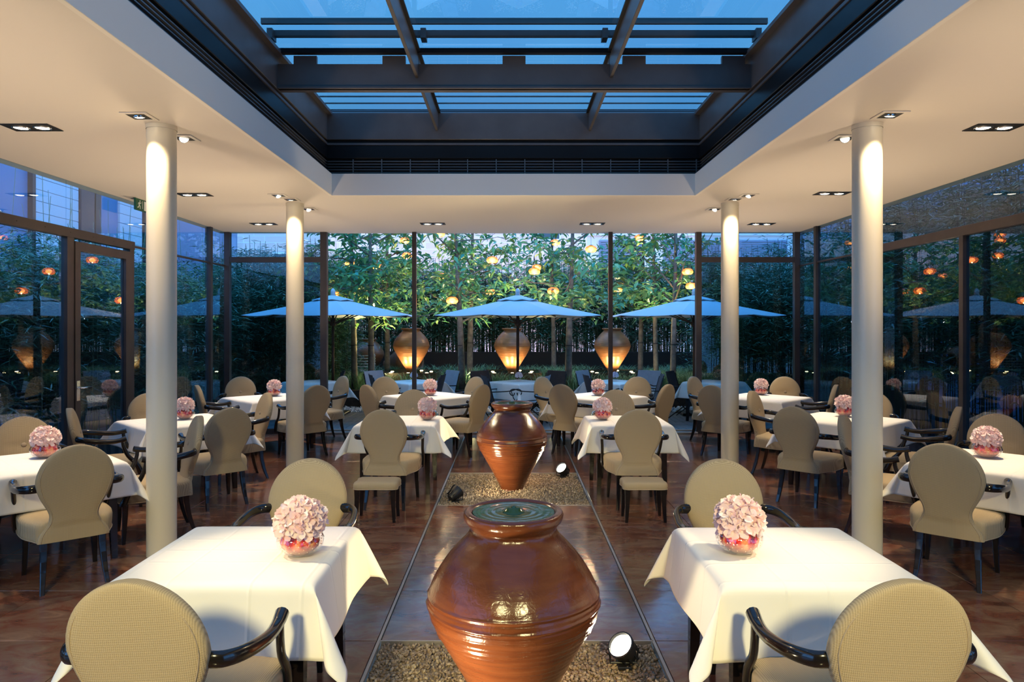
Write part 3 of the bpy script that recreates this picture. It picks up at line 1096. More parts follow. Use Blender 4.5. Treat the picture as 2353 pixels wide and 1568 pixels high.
def make_back():
    mb = MB()
    rings = []
    zz, ww = back_rows()
    for z, w in zip(zz, ww):
        t = 0.036 * min(1.0, 0.35 + 3.2 * w / 0.236)
        if z > 0.75:
            t = 0.036 * (0.45 + 0.55 * (max(w, 0.0) / 0.236) ** 0.5)
        if z < 0.45:
            t = 0.030
        ring = []
        for j in range(24):
            a = 2 * PI * j / 24
            c, s = math.cos(a), math.sin(a)
            x = w * math.copysign(abs(c) ** 0.45, c)
            y = t * math.copysign(abs(s) ** 0.6, s)
            if s > 0 and z > 0.45:
                y += 0.016 * max(0.0, 1 - (x / max(w, 1e-3)) ** 2) * min(1.0, w / 0.2)
                y -= 0.016 * math.exp(-((x / 0.035) ** 2 + ((z - 0.755) / 0.035) ** 2))
            ring.append((x, back_y(z) + y, z))
        rings.append(ring)
    mb.loft(rings)
    return mb.mesh('backrest', 'beige_weave', True, 70)


def piping_path(side, sc=0.90):
    zz, ww = back_rows()
    tt = [(0.036 * (0.45 + 0.55 * (max(w, 0.0) / 0.236) ** 0.5) if z > 0.75 else 0.036 if z >= 0.45 else 0.030) for z, w in zip(zz, ww)]
    yo = [side * t * 0.745 for t in tt]
    k = -1
    zt = 0.75 + 0.245 * 0.93
    zs = [z if z < 0.75 else 0.75 + (z - 0.75) * 0.93 for z in zz]
    L = [(-w * sc, back_y(z) + y, z) for z, w, y in zip(zs, ww, yo)]
    R = [(w * sc, back_y(z) + y, z) for z, w, y in zip(zs, ww, yo)]
    return L[:-1] + [(0, back_y(zs[-1]) + yo[-2], zs[-1])] + R[:-1][::-1]


SEAT_OUT = catmull([(0, -0.275), (0.195, -0.268), (0.236, -0.20), (0.276, -0.08), (0.287, 0.05), (0.283, 0.18), (0.262, 0.258), (0.20, 0.288), (0, 0.300),
                    (-0.20, 0.288), (-0.262, 0.258), (-0.283, 0.18), (-0.287, 0.05), (-0.276, -0.08), (-0.236, -0.20), (-0.195, -0.268)], 3, True)


def make_seat():
    rings = []
    for z, s in ((0.335, 0.97), (0.340, 0.985), (0.36, 0.985), (0.40, 0.995), (0.43, 1.0), (0.452, 0.985), (0.466, 0.93), (0.474, 0.83), (0.479, 0.6), (0.481, 0.3), (0.4815, 0.05)):
        rings.append([(x * s, y * s if y > 0 else y * (0.5 * s + 0.5), z) for x, y in SEAT_OUT])
    return MB().loft(rings).mesh('seat', 'beige_weave', True, 60)


def leg_mesh(x, y, dx, dy, back):
    rings = []
    for k in range(6):
        f = k / 5
        z = 0.345 * (1 - f)
        w = 0.024 - 0.010 * f
        off = f ** 1.8
        cx, cy = x + dx * off, y + dy * off
        d = w * 0.25
        rings.append([(cx - w + d, cy - w, z), (cx + w - d, cy - w, z), (cx + w, cy - w + d, z), (cx + w, cy + w - d, z), (cx + w - d, cy + w, z), (cx - w + d, cy + w, z), (cx - w, cy + w - d, z), (cx - w, cy - w + d, z)])
    return MB().loft(rings[::-1]).mesh('leg', 'black_lacquer')


def arm_mesh(sg):
    pts = catmull([(sg * 0.205, -0.300, 0.715), (sg * 0.262, -0.290, 0.712), (sg * 0.302, -0.225, 0.704), (sg * 0.318, -0.11, 0.688), (sg * 0.318, -0.01, 0.680), (sg * 0.312, 0.07, 0.688), (sg * 0.306, 0.12, 0.700)], 4)
    n = len(pts)
    R = []
    for i in range(n):
        f = i / (n - 1)
        R.append((0.017 + 0.010 * f ** 1.5, 0.030 - 0.008 * f + (0.004 if f > 0.85 else 0)))
    return MB().tube(pts, R, 12).mesh('armrest', 'black_lacquer', True, 60)


def post_mesh(sg):
    pts = catmull([(sg * 0.309, 0.088, 0.690), (sg * 0.306, 0.098, 0.62), (sg * 0.298, 0.135, 0.53), (sg * 0.292, 0.205, 0.45), (sg * 0.284, 0.245, 0.36), (sg * 0.275, 0.255, 0.325)], 3)
    n = len(pts)
    R = [(0.016 + 0.016 * (i / (n - 1)) ** 1.5, 0.016) for i in range(n)]
    return MB().tube(pts, R, 10, up=(sg, 0, 0)).mesh('armpost', 'black_lacquer', True, 60)


ch = thing('oval_back_armchair', 'x', 'chair', (0, -50, 0))
b_ = link('backrest', make_back(), ch)
link('piping', MB().tube(piping_path(-1), 0.0028, 5).mesh('piping', 'beige_piping', True), b_)
bt = MB().lathe([(0.0, 0.010), (0.010, 0.0095), (0.018, 0.006), (0.0215, 0.0), (0.0215, -0.008)], 14).mesh('button', 'beige_piping', True)
o = link('button', bt, b_, (0, back_y(0.755) + 0.040, 0.755))
o.rotation_euler = (-PI / 2 + 0.15, 0, 0)
s_ = link('seat', make_seat(), ch)
sp = [(x * 0.99, y * 0.99, 0.340) for x, y in SEAT_OUT]
link('piping', MB().tube(sp + [sp[0]], 0.0035, 5, cap=False).mesh('piping', 'beige_piping', True), s_)
for lx, ly, ddx, ddy, bk in ((0.215, 0.235, 0.012, 0.012, 0), (-0.215, 0.235, -0.012, 0.012, 0), (0.175, -0.235, 0.020, -0.075, 1), (-0.175, -0.235, -0.020, -0.075, 1)):
    link('leg', leg_mesh(lx, ly, ddx, ddy, bk), ch)
for sg in (-1, 1):
    a_ = link('armrest', arm_mesh(sg), ch)
    link('armpost', post_mesh(sg), a_)

N, S_, = (0, 1), (0, -1)
CH = []       # back x, back y, facing dx, dy, label tail


def chairs_for(table, lst):
    for bx, by, dx, dy, tail in lst:
        CH.append((bx, by, dx, dy, tail + ' at ' + table))


T1L, T1R = 'the front square table, door side', 'the front square table, doorless side'
T2L, T2R = 'the second-row centre table, door side', 'the second-row centre table, doorless side'
T3L, T3R = 'the third-row centre table, door side', 'the third-row centre table, doorless side'
T0L, T0R = 'the table by the glass door', 'the front side table, doorless side'
T4L, T4R = 'the side table between the door-side columns', 'the side table between the doorless-side columns'
T5L, T5R = 'the garden-end side table, door side', 'the garden-end side table, doorless side'
BACK, FACE = 'back to the camera,', 'buttoned front to the camera,'
chairs_for(T1L, [(-1.205, 2.33, 0.05, 1, BACK), (-1.22, 4.27, 0, -1, FACE)])
chairs_for(T1R, [(1.255, 2.33, -0.05, 1, BACK), (1.27, 4.25, 0, -1, FACE)])
chairs_for(T2L, [(-1.24, 6.98, 0.06, 1, BACK), (-1.236, 9.0, 0.05, -1, FACE)])
chairs_for(T2R, [(1.24, 6.98, 0.02, 1, BACK), (1.33, 9.0, -0.05, -1, FACE)])
chairs_for(T3L, [(-1.94, 9.87, 0.75, 0.66, 'camera-end, door-side seat'), (-0.45, 9.93, -0.85, 0.55, 'camera-end, path-side seat'), (-1.99, 11.35, 0.5, -0.85, 'garden-end, door-side seat'), (-0.60, 11.35, -0.75, -0.66, 'garden-end, path-side seat')])
chairs_for(T3R, [(0.74, 9.97, 0.62, 0.78, 'camera-end, path-side seat'), (2.13, 9.94, -0.75, 0.66, 'camera-end, glass-side seat'), (0.54, 11.35, 0.75, -0.66, 'garden-end, path-side seat'), (2.0, 11.35, -0.45, -0.88, 'garden-end, glass-side seat')])
chairs_for(T5L, [(-2.70, 9.8, -0.72, 0.69, 'camera-end, path-side seat'), (-2.76, 11.5, -0.75, -0.66, 'garden-end, path-side seat'), (-4.30, 11.35, 0.3, -0.95, 'garden-end, glass-side seat'), (-4.24, 9.8, 0.85, 0.52, 'camera-end, glass-side seat')])
chairs_for(T4L, [(-2.82, 7.10, -0.68, 0.73, 'camera-end, path-side seat'), (-3.0, 8.6, -0.8, -0.6, 'garden-end, path-side seat'), (-4.33, 8.55, 0.6, -0.8, 'garden-end, glass-side seat'), (-4.28, 7.05, 0.88, 0.47, 'camera-end, glass-side seat')])
chairs_for(T0L, [(-2.99, 4.90, -0.66, 0.75, 'camera-end, path-side seat'), (-2.86, 6.38, -0.83, -0.55, 'garden-end, path-side seat'), (-4.30, 6.30, 0.62, -0.78, 'garden-end, glass-side seat')])
chairs_for(T5R, [(2.79, 9.8, 0.70, 0.71, 'camera-end, path-side seat'), (2.97, 11.4, 0.72, -0.69, 'garden-end, path-side seat'), (4.36, 11.35, -0.2, -0.98, 'garden-end, glass-side seat'), (4.42, 9.86, -0.88, 0.47, 'camera-end, glass-side seat')])
chairs_for(T4R, [(2.88, 7.2, 0.70, 0.71, 'camera-end, path-side seat'), (3.06, 8.86, 0.80, -0.60, 'garden-end, path-side seat'), (4.42, 8.75, -0.6, -0.8, 'garden-end, glass-side seat'), (4.42, 7.17, -0.85, 0.52, 'camera-end, glass-side seat')])
chairs_for(T0R, [(3.02, 4.95, 0.66, 0.75, 'camera-end, path-side seat'), (3.05, 6.40, 0.80, -0.60, 'garden-end, path-side seat'), (4.43, 6.50, -0.55, -0.83, 'garden-end, glass-side seat')])
first = True
for bx, by, dx, dy, tail in CH:
    L = math.hypot(dx, dy)
    dx, dy = dx / L, dy / L
    # (bx, by) is where the upper back stands; the chair's origin lies in front of it
    ox, oy = bx + dx * 0.305, by + dy * 0.305
    rz = math.atan2(-dx, dy)
    lab = 'beige oval-back armchair, ' + tail
    if first:
        ch.location, ch.rotation_euler = (ox, oy, 0), (0, 0, rz)
        tag(ch, lab, group='oval-back armchairs around the dining tables')
        first = False
    else:
        dup(ch, (ox, oy, 0), rz, lab, 'oval-back armchairs around the dining tables')

# ---- footstools behind the second-row chairs
fs = thing('footstool', 'low beige footstool behind the second-row chair on the door side', 'stool', (-1.245, 6.66, 0), 0, 'low footstools')
ro = catmull([(0.19, -0.13), (0.195, 0), (0.19, 0.13), (0, 0.135), (-0.19, 0.13), (-0.195, 0), (-0.19, -0.13), (0, -0.135)], 4, True)
rg = [[(x * s, y * s, z) for x, y in ro] for z, s in ((0.30, 0.97), (0.305, 1.0), (0.345, 1.0), (0.362, 0.96), (0.370, 0.85), (0.374, 0.5), (0.375, 0.05))]
cu = MB().loft(rg).obj('cushion', 'beige_weave', fs, True, 50)
pp = [(x, y, 0.304) for x, y in ro]
MB().tube(pp + [pp[0]], 0.0035, 5, cap=False).obj('piping', 'beige_piping', cu, True)
for sx in (-1, 1):
    for sy in (-1, 1):
        rr = []
        for k in range(5):
            f = k / 4
            w = 0.024 - 0.011 * f
            cx, cy, z = sx * (0.165 + 0.012 * f * f), sy * (0.11 + 0.012 * f * f), 0.305 * (1 - f)
            rr.append([(cx - w, cy - w, z), (cx + w, cy - w, z), (cx + w, cy + w, z), (cx - w, cy + w, z)])
        MB().loft(rr[::-1]).obj('leg', 'black_lacquer', fs)
dup(fs, (1.235, 6.66, 0), 0, 'low beige footstool behind the second-row chair on the doorless side', 'low footstools')

# ================================================================== TABLES, CLOTHS
TZ = 0.75


def cloth_mesh(a, L, seed):
    r = np.random.RandomState(seed)
    n_top, n_side = 12, 10
    u = np.concatenate([-a - np.linspace(L, 0, n_side, endpoint=False), np.linspace(-a, a, n_top + 1), a + np.linspace(0, L, n_side + 1)[1:]])
    n = len(u)
    ph = r.rand(8) * 6.28
    V = np.zeros((n, n, 3))
    rr = 0.016
    for i, x in enumerate(u):
        for j, y in enumerate(u):
            sx, sy = (1 if x > 0 else -1), (1 if y > 0 else -1)
            dx, dy = max(abs(x) - a, 0), max(abs(y) - a, 0)
            px, py, pz = min(abs(x), a) * sx, min(abs(y), a) * sy, 0.0
            d = math.hypot(dx, dy)
            if d > 0:
                th = math.atan2(dy, dx)                      # 0: hangs off the x edge, pi/2: off the y edge
                side_k = (0 if sx > 0 else 1) if th < PI / 4 else (2 if sy > 0 else 3)
                along = py if th < PI / 4 else px
                fold = math.sin(2 * th)
                phi = math.radians(7) + math.radians(27 + 7 * math.sin(ph[(sx > 0) + 2 * (sy > 0)])) * fold ** 0.9
                drop, outw = d * math.cos(phi), d * math.sin(phi)
                # quarter-round over the table edge
                dr = min(drop, rr * 1.5)
                pz = -(drop - 0.3 * dr)
                bx, by = math.cos(th), math.sin(th)
                wob = 0.010 * math.sin(along * 9 + ph[4 + side_k]) * (d / L) * (1 - fold)
                tw = 0.16 * d * math.sin(4 * th)             # the corner flap swells into a cone
                bx2, by2 = math.cos(PI / 4 * fold + th * (1 - fold)), math.sin(PI / 4 * fold + th * (1 - fold))
                px += sx * (bx2 * (outw + wob + 0.006) + tw * 0.7 * -1)
                py += sy * (by2 * (outw + wob + 0.006) + tw * 0.7)
            else:
                # ironed fold lines and a touch of unevenness
                for q in (-a / 3, a / 3):
                    pz += 0.0016 * math.exp(-((x - q) / 0.012) ** 2) + 0.0012 * math.exp(-((y - q) / 0.012) ** 2)
            V[i, j] = (px, py, pz)
    verts = V.reshape(-1, 3)
    quads = [(i * n + j, (i + 1) * n + j, (i + 1) * n + j + 1, i * n + j + 1) for i in range(n - 1) for j in range(n - 1)]
    me = quads_mesh('tablecloth', verts, quads, 'white_linen', True)
    return me


def densify(o):
    m = o.modifiers.new('smooth_folds', 'SUBSURF')
    m.levels = m.render_levels = 1
    s = o.modifiers.new('cloth_thickness', 'SOLIDIFY')
    s.thickness = 0.0015
    s.offset = 1
    return o


CL = {('s', k): cloth_mesh(0.425, 0.30, 10 + k) for k in range(3)}
CL.update({('b', k): cloth_mesh(0.505, 0.275, 20 + k) for k in range(3)})


def make_table(a):
    t = thing('dining_table', 'x', 'table')
    MB().box(-a + 0.03, a - 0.03, -a + 0.03, a - 0.03, TZ - 0.040, TZ - 0.012, 0.004).obj('tabletop', 'black_lacquer', t)
    ap = MB()
    box_ring(ap, -a + 0.05, a - 0.05, -a + 0.05, a - 0.05, 0.02, TZ - 0.11, TZ - 0.03)
    ap.obj('apron', 'black_lacquer', t)
    for sx in (-1, 1):
        for sy in (-1, 1):
            rr = []
            for f in (0, 0.15, 0.6, 1):
                w = 0.036 - 0.016 * f
                cx, cy, z = sx * (a - 0.085 + 0.02 * f), sy * (a - 0.085 + 0.02 * f), (TZ - 0.03) * (1 - f)
                rr.append([(cx - w, cy - w, z), (cx + w, cy - w, z), (cx + w, cy + w, z), (cx - w, cy + w, z)])
            MB().loft(rr[::-1]).obj('leg', 'black_lacquer', t)
    return t


proto_t = {'s': make_table(0.42), 'b': make_table(0.50)}
used_t = set()
TAB = [('s', -1.236, 3.34, 0, T1L), ('s', 1.29, 3.32, 0, T1R), ('s', -1.24, 8.0, 0, T2L), ('s', 1.295, 8.0, 0, T2R),
       ('b', -1.23, 10.85, 45, T3L), ('b', 1.33, 10.75, 45, T3R), ('b', -3.70, 5.55, 45, T0L), ('b', 3.80, 5.52, 42, T0R),
       ('b', -3.69, 7.95, 45, T4L), ('b', 3.80, 8.10, 43, T4R), ('b', -3.56, 10.55, 45, T5L), ('b', 3.74, 10.6, 45, T5R)]
for i, (k, x, y, r, nm) in enumerate(TAB):
    lab = 'dark wooden table hidden under the white cloth of ' + nm
    rz = math.radians(r)
    if k not in used_t:
        used_t.add(k)
        t = proto_t[k]
        t.location, t.rotation_euler = (x, y, 0), (0, 0, rz)
        tag(t, lab, group='dining tables')
    else:
        dup(proto_t[k], (x, y, 0), rz, lab, 'dining tables')
    c = densify(link('tablecloth', CL[(k, i % 3)], None, (x, y, TZ - 0.002), rz + (PI / 2 * (i % 4))))
    tag(c, 'white linen cloth with hanging corners on ' + nm, 'tablecloth', 'white linen tablecloths')

# ================================================================== VASES AND HYDRANGEAS
def vase_fn(r, z, a):
    k = 0.98 + 0.065 * abs(math.cos(7 * a)) ** 0.6 if r > 0.03 else 1
    return r * k, z


def vase_meshes():
    outer = [(0.0, 0.0), (0.040, 0.0), (0.052, 0.003), (0.080, 0.018), (0.100, 0.045), (0.104, 0.070), (0.094, 0.095), (0.074, 0.112), (0.062, 0.120)]
    inner = [(0.059, 0.1195)]
    g = MB().lathe(outer + inner, 56, vase_fn).mesh('bowl', 'vase_glass', True)
    red = [(0.052, 0.117), (0.070, 0.107), (0.082, 0.088), (0.089, 0.064), (0.083, 0.040), (0.060, 0.016), (0.045, 0.006), (0.0, 0.005)]
    rd = MB().lathe(red, 42, lambda r, z, a: (r * (0.955 + 0.055 * abs(math.cos(7 * a)) ** 0.7), z)).mesh('red_core', 'vase_red', True)
    bb = MB()
    for row, (rad, z) in enumerate(((0.080, 0.026), (0.092, 0.042), (0.0965, 0.060), (0.095, 0.078), (0.086, 0.095))):
        for k in range(14):
            a = 2 * PI * (k + 0.5 * (row % 2)) / 14
            bb.lathe([(0.0, z - 0.003), (0.0022, z - 0.0013), (0.0022, z + 0.0013), (0.0, z + 0.003)], 5, ox=rad * math.cos(a), oy=rad * math.sin(a))
    return g, rd, bb.mesh('bubbles', 'vase_bubble', True)


VG, VR, VB = vase_meshes()


def petal_grid(r, mb=None, s=1.0):
    """one floret: four cupped, slightly ruffled petals around a centre, opening along +Z"""
    mb = mb or MB()
    for q in range(4):
        a0 = q * PI / 2 + r.uniform(-0.2, 0.2)
        tilt = r.uniform(0.15, 0.55)
        vs, fs = [], []
        L, W = 0.026 * s * r.uniform(0.85, 1.15), 0.024 * s * r.uniform(0.85, 1.15)
        for i in range(5):
            f = (0.0, 0.3, 0.62, 0.88, 1.0)[i]
            w = W * (0.25, 0.82, 1.05, 0.85, 0.42)[i]
            for j in range(3):
                g = (j - 1)
                x = 0.002 + L * f * math.cos(tilt) - 0.003 * abs(g) * (f > 0.9)
                y = g * w * 0.5
                z = L * f * math.sin(tilt) * (1 + 0.4 * f) + 0.004 * abs(g) * f + r.uniform(-0.0011, 0.0011)
                vs.append((x * math.cos(a0) - y * math.sin(a0), x * math.sin(a0) + y * math.cos(a0), z))
        for i in range(4):
            for j in range(2):
                k = i * 3 + j
                fs.append((k, k + 1, k + 4, k + 3))
        mb.add(vs, fs)
    return mb


FLORET = [petal_grid(np.random.RandomState(k), None, 1.4).mesh('floret', 'petal_pink', True) for k in range(5)]


def dome_points(n, R, squash=0.92):
    out = []
    for i in range(n):
        z = 1 - (i + 0.5) / n * 1.42
        rr = math.sqrt(max(0, 1 - z * z))
        a = i * 2.39996
        k = R * (1 + 0.07 * math.sin(i * 12.9))
        out.append((Vector((rr * math.cos(a) * k, rr * math.sin(a) * k, z * k * squash)), Vector((rr * math.cos(a), rr * math.sin(a), z + 0.12)).normalized()))
    return out


def hydrangea(label, x, y, z, group, fine, R=0.092, m='petal_pink', seed=0):
    h = thing('hydrangea', label, 'flower', (x, y, z), seed * 1.3, group)
    MB().lathe([(0, -0.060), (0.045, -0.05), (0.066, -0.01), (0.06, 0.035), (0.035, 0.06), (0, 0.068)], 14).obj('heart', 'petal_pink', h, True)
    MB().tube([(0, 0, -0.105), (0.004, 0, -0.05)], 0.006, 6).obj('stem', 'stem_green', h)
    if fine:
        for i, (p, nrm) in enumerate(dome_points(66, R * 0.84)):
            f = link('floret', FLORET[i % 5], h, p)
            f.rotation_mode = 'QUATERNION'
            f.rotation_quaternion = nrm.to_track_quat('Z', 'Y') @ Matrix.Rotation(i * 1.7, 3, 'Z').to_quaternion()
    return h


bloom = MB()
for i, (p, nrm) in enumerate(dome_points(70, 0.079)):
    q = nrm.to_track_quat('Z', 'Y') @ Matrix.Rotation(i * 1.7, 3, 'Z').to_quaternion()
    t = petal_grid(np.random.RandomState(100 + i), None, 1.15)
    vs = np.concatenate(t.v)
    bloom.add([tuple(p + q @ Vector(v)) for v in vs], t.f)
BLOOM = bloom.mesh('petals', 'petal_pink', True)

VASES = [(-0.968, 3.28, T1L, 1), (1.06, 3.31, T1R, 1), (-0.937, 8.0, T2L, 0), (1.03, 8.0, T2R, 0), (-1.22, 10.8, T3L, 0), (1.32, 10.8, T3R, 0),
         (-3.72, 5.70, T0L, 0), (3.80, 5.70, T0R, 0), (-3.68, 8.05, T4L, 0), (3.87, 8.28, T4R, 0), (-3.55, 10.7, T5L, 0), (3.82, 10.9, T5R, 0)]
for i, (x, y, nm, fine) in enumerate(VASES):
    v = thing('glass_vase', 'ribbed red and clear glass vase on ' + nm, 'vase', (x, y, TZ + 0.003), i * 0.7, 'red glass vases')
    link('bowl', VG, v)
    link('red_core', VR, v)
    tag(link('bubbles', VB, v), kind='stuff')
    h = hydrangea('pale pink hydrangea head in the red vase on ' + nm, x, y, TZ + 0.155, 'pink hydrangeas in vases', fine, seed=i)
    if not fine:
        tag(link('petals', BLOOM, h), kind='stuff')
        h.scale = (1.05, 1.05, 1.05)
    else:
        h.scale = (1.12, 1.12, 1.08)

# ================================================================== JARS ON GRAVEL
JAR_P = [(0.0, 0.0), (0.125, 0.0), (0.133, 0.02), (0.150, 0.06), (0.185, 0.13), (0.232, 0.22), (0.283, 0.31), (0.328, 0.39), (0.365, 0.46), (0.388, 0.515), (0.3955, 0.56), (0.390, 0.605), (0.370, 0.655),
         (0.335, 0.715), (0.290, 0.775), (0.248, 0.820), (0.218, 0.850), (0.204, 0.872), (0.202, 0.890), (0.212, 0.905), (0.228, 0.925), (0.232, 0.945), (0.228, 0.960), (0.214, 0.966), (0.198, 0.962), (0.188, 0.945), (0.186, 0.90), (0.18, 0.80)]
RIDGES = ((0.445, 0.006), (0.50, 0.005), (0.555, 0.008), (0.60, 0.006))


def jar_mesh(sc, seed, seg=72, prof=JAR_P):
    P = catmull(prof, 9)
    rr = np.random.RandomState(seed)
    ph = rr.rand(6) * 6.28

    def fn(r, z, a):
        if r < 0.05:
            return r * sc, z * sc
        w = 0
        for k, (rz, h) in enumerate(RIDGES):
            zc = rz + 0.004 * math.sin(a * 2 + ph[k])
            d = (z - zc) / 0.006
            w += h * (0.8 + 0.35 * math.sin(a * 23 + ph[k]) * math.sin(a * 7)) * math.exp(-d * d)
            w -= 0.4 * h * math.exp(-((z - zc + 0.012) / 0.005) ** 2)
        if 0.06 < z < 0.5:
            w += 0.0022 * math.sin(z * 260 + 0.8 * math.sin(3 * a))
        w += 0.0025 * math.sin(2 * a + ph[4]) + 0.0015 * math.sin(5 * a + z * 9)
        return (r + w) * sc, z * sc
    zz = []
    P2 = [tuple(p) for p in P]
    return MB().lathe(P2, seg, fn).mesh('body', 'wet_terracotta', True)


def water_mesh(r, z, dome):
    prof = [(r, z)]
    for k in range(26):
        f = 1 - k / 25
        q = r * f * 0.985
        zz = z + 0.0022 * math.cos(f * 34) * math.exp(-f * 2.5)
        if q < dome * 1.5:
            zz += dome * 0.55 * math.exp(-(q / dome) ** 4 * 1.1)
        prof.append((max(q, 0.0), zz))
    return MB().lathe(prof, 40).mesh('water', 'dark_water', True)


def fine_profile(p):
    return p


def place_jar(label, x, y, sc, seed):
    j = thing('terracotta_jar', label, 'jar', (x, y, -0.015), seed, 'terracotta jar fountains on gravel')
    link('body', jar_mesh(sc, seed, 96), j)
    link('water', water_mesh(0.189 * sc, 0.958 * sc, 0.045 * sc), j)
    return j


place_jar('large wet terracotta jar fountain between the two front tables', 0.012, 3.30, 1.0, 3)
place_jar('wet terracotta jar fountain standing on the farther gravel square', 0.012, 7.96, 1.0, 5)

# ---- gravel
t_ = (1 + 5 ** 0.5) / 2
ICO_V = np.array([(-1, t_, 0), (1, t_, 0), (-1, -t_, 0), (1, -t_, 0), (0, -1, t_), (0, 1, t_), (0, -1, -t_), (0, 1, -t_), (t_, 0, -1), (t_, 0, 1), (-t_, 0, -1), (-t_, 0, 1)]) / math.sqrt(1 + t_ * t_)
ICO_F = np.array([(0, 11, 5), (0, 5, 1), (0, 1, 7), (0, 7, 10), (0, 10, 11), (1, 5, 9), (5, 11, 4), (11, 10, 2), (10, 7, 6), (7, 1, 8), (3, 9, 4), (3, 4, 2), (3, 2, 6), (3, 6, 8), (3, 8, 9), (4, 9, 5), (2, 4, 11), (6, 2, 10), (8, 6, 7), (9, 8, 1)])


def rand_rot(n, r):
    q = r.randn(n, 4)
    q /= np.linalg.norm(q, axis=1)[:, None]
    w, x, y, z = q.T
    return np.stack([np.stack([1 - 2 * (y * y + z * z), 2 * (x * y - z * w), 2 * (x * z + y * w)], 1), np.stack([2 * (x * y + z * w), 1 - 2 * (x * x + z * z), 2 * (y * z - x * w)], 1), np.stack([2 * (x * z - y * w), 2 * (y * z + x * w), 1 - 2 * (x * x + y * y)], 1)], 1)


def pebble_mass(name, pos, size, mats, parent, r):
    n = len(pos)
    S = size * r.uniform(0.6, 1.3, (n, 1)) * np.stack([r.uniform(0.8, 1.4, n), r.uniform(0.6, 1.0, n), r.uniform(0.35, 0.7, n)], 1)
    R = rand_rot(n, r)
    jit = 1 + r.uniform(-0.18, 0.18, (n, 12, 1))
    V = np.einsum('nij,nkj->nki', R, ICO_V[None] * jit * S[:, None, :]) + pos[:, None, :]
    F = (ICO_F[None] + (np.arange(n) * 12)[:, None, None]).reshape(-1, 3)
    me = quads_mesh(name, V.reshape(-1, 3), F, mats)
    mi = np.repeat(r.randint(0, len(mats), n), 20)
    me.polygons.foreach_set('material_index', mi.astype(np.int32))
    return tag(link(name, me, parent), kind='stuff')


STONE = []
for k in range(6):
    r = np.random.RandomState(k)
    v = ICO_V * (1 + r.uniform(-0.2, 0.2, (12, 1))) * np.array([1.25, 0.85, 0.55]) * 0.0105
    STONE.append(quads_mesh('stone', v, ICO_F, ('pebble_brown', 'pebble_tan', 'pebble_grey')[k % 3]))
for bi, (a, b) in enumerate(BEDS):
    r = np.random.RandomState(40 + bi)
    g = thing('gravel_bed', ('brown gravel square around the front jar', 'brown gravel square around the farther jar')[bi], 'gravel', ((PX0 + PX1) / 2, (a + b) / 2, 0))
    hw, hd = (PX1 - PX0) / 2 - 0.012, (b - a) / 2 - 0.012
    MB().box(-hw, hw, -hd, hd, -0.08, -0.022).obj('bed', 'pebble_brown', g)
    n = 11000 if bi == 0 else 9000
    pos = np.stack([r.uniform(-hw + .008, hw - .008, n), r.uniform(-hd + .008, hd - .008, n), r.uniform(-0.022, -0.005, n)], 1)
    keep = np.hypot(pos[:, 0] + 0.02, pos[:, 1]) > 0.12
    pos = pos[keep]
    if bi == 0:
        # the stones that show largest are separate pieces
        yw = pos[:, 1] + (a + b) / 2
        cand = np.where((yw > 3.60) & (pos[:, 2] > -0.011))[0]
        cand = cand[np.argsort(yw[cand])][:300]
        for c in cand:
            o = link('stone', STONE[c % 6], g, pos[c] + np.array([0, 0, 0.003]))
            o.rotation_euler = (r.uniform(-.5, .5), r.uniform(-.5, .5), r.uniform(0, 6.3))
        pos = np.delete(pos, cand, 0)
    pebble_mass('stones', pos, 0.0105, ['pebble_brown', 'pebble_tan', 'pebble_grey'], g, r)

# ---- floodlights in the gravel
def floodlight(label, x, y, aim, power):
    f = thing('floodlight', label, 'lamp', (x, y, -0.012), 0, 'black garden floodlights in the gravel')
    d = (Vector(aim) - Vector((x, y, 0.09))).normalized()
    rot = d.to_track_quat('Z', 'Y').to_euler()
    c0 = Vector((0, 0, 0.095))
    hd = MB().lathe([(0.0, -0.085), (0.035, -0.085), (0.045, -0.06), (0.062, -0.02), (0.072, 0.02), (0.074, 0.04), (0.066, 0.042), (0.060, 0.034)], 24)
    for k in range(10):
        aa = 2 * PI * k / 10
        hd.box(0.058 * math.cos(aa) - 0.004, 0.058 * math.cos(aa) + 0.004, 0.058 * math.sin(aa) - 0.004, 0.058 * math.sin(aa) + 0.004, -0.07, 0.0)
    h = hd.obj('head', 'black_plastic', f, True, 40)
    h.location, h.rotation_euler = c0, rot
    l = MB().lathe([(0.0, 0.037), (0.030, 0.036), (0.060, 0.030)], 24).obj('lens', 'flood_glow', h, True)
    MB().box(-0.035, 0.035, -0.05, 0.05, 0.0, 0.018, 0.004).obj('foot', 'black_plastic', f)
    MB().tube([(-0.078, 0, 0.10), (-0.07, 0, 0.02), (0.07, 0, 0.02), (0.078, 0, 0.10)], 0.006, 6).obj('bracket', 'black_plastic', f)
    spot_light('flood_beam', Vector((x, y, 0.085)) + d * 0.05, aim, power, math.radians(120), 0.6, 0.05, (1.0, 0.80, 0.46), f)
    return f


floodlight('lit floodlight on the gravel beside the front jar, lens to the camera', 0.60, 3.80, (0.12, 3.40, 0.75), 60)
floodlight('floodlight at the camera end of the front gravel square', -0.56, 2.68, (-0.05, 3.2, 0.6), 42)
floodlight('floodlight seen from behind on the farther gravel square', -0.57, 7.36, (-0.02, 7.9, 0.6), 34)
floodlight('lit floodlight behind the farther jar on its gravel square', 0.62, 8.55, (0.12, 8.05, 0.75), 60)

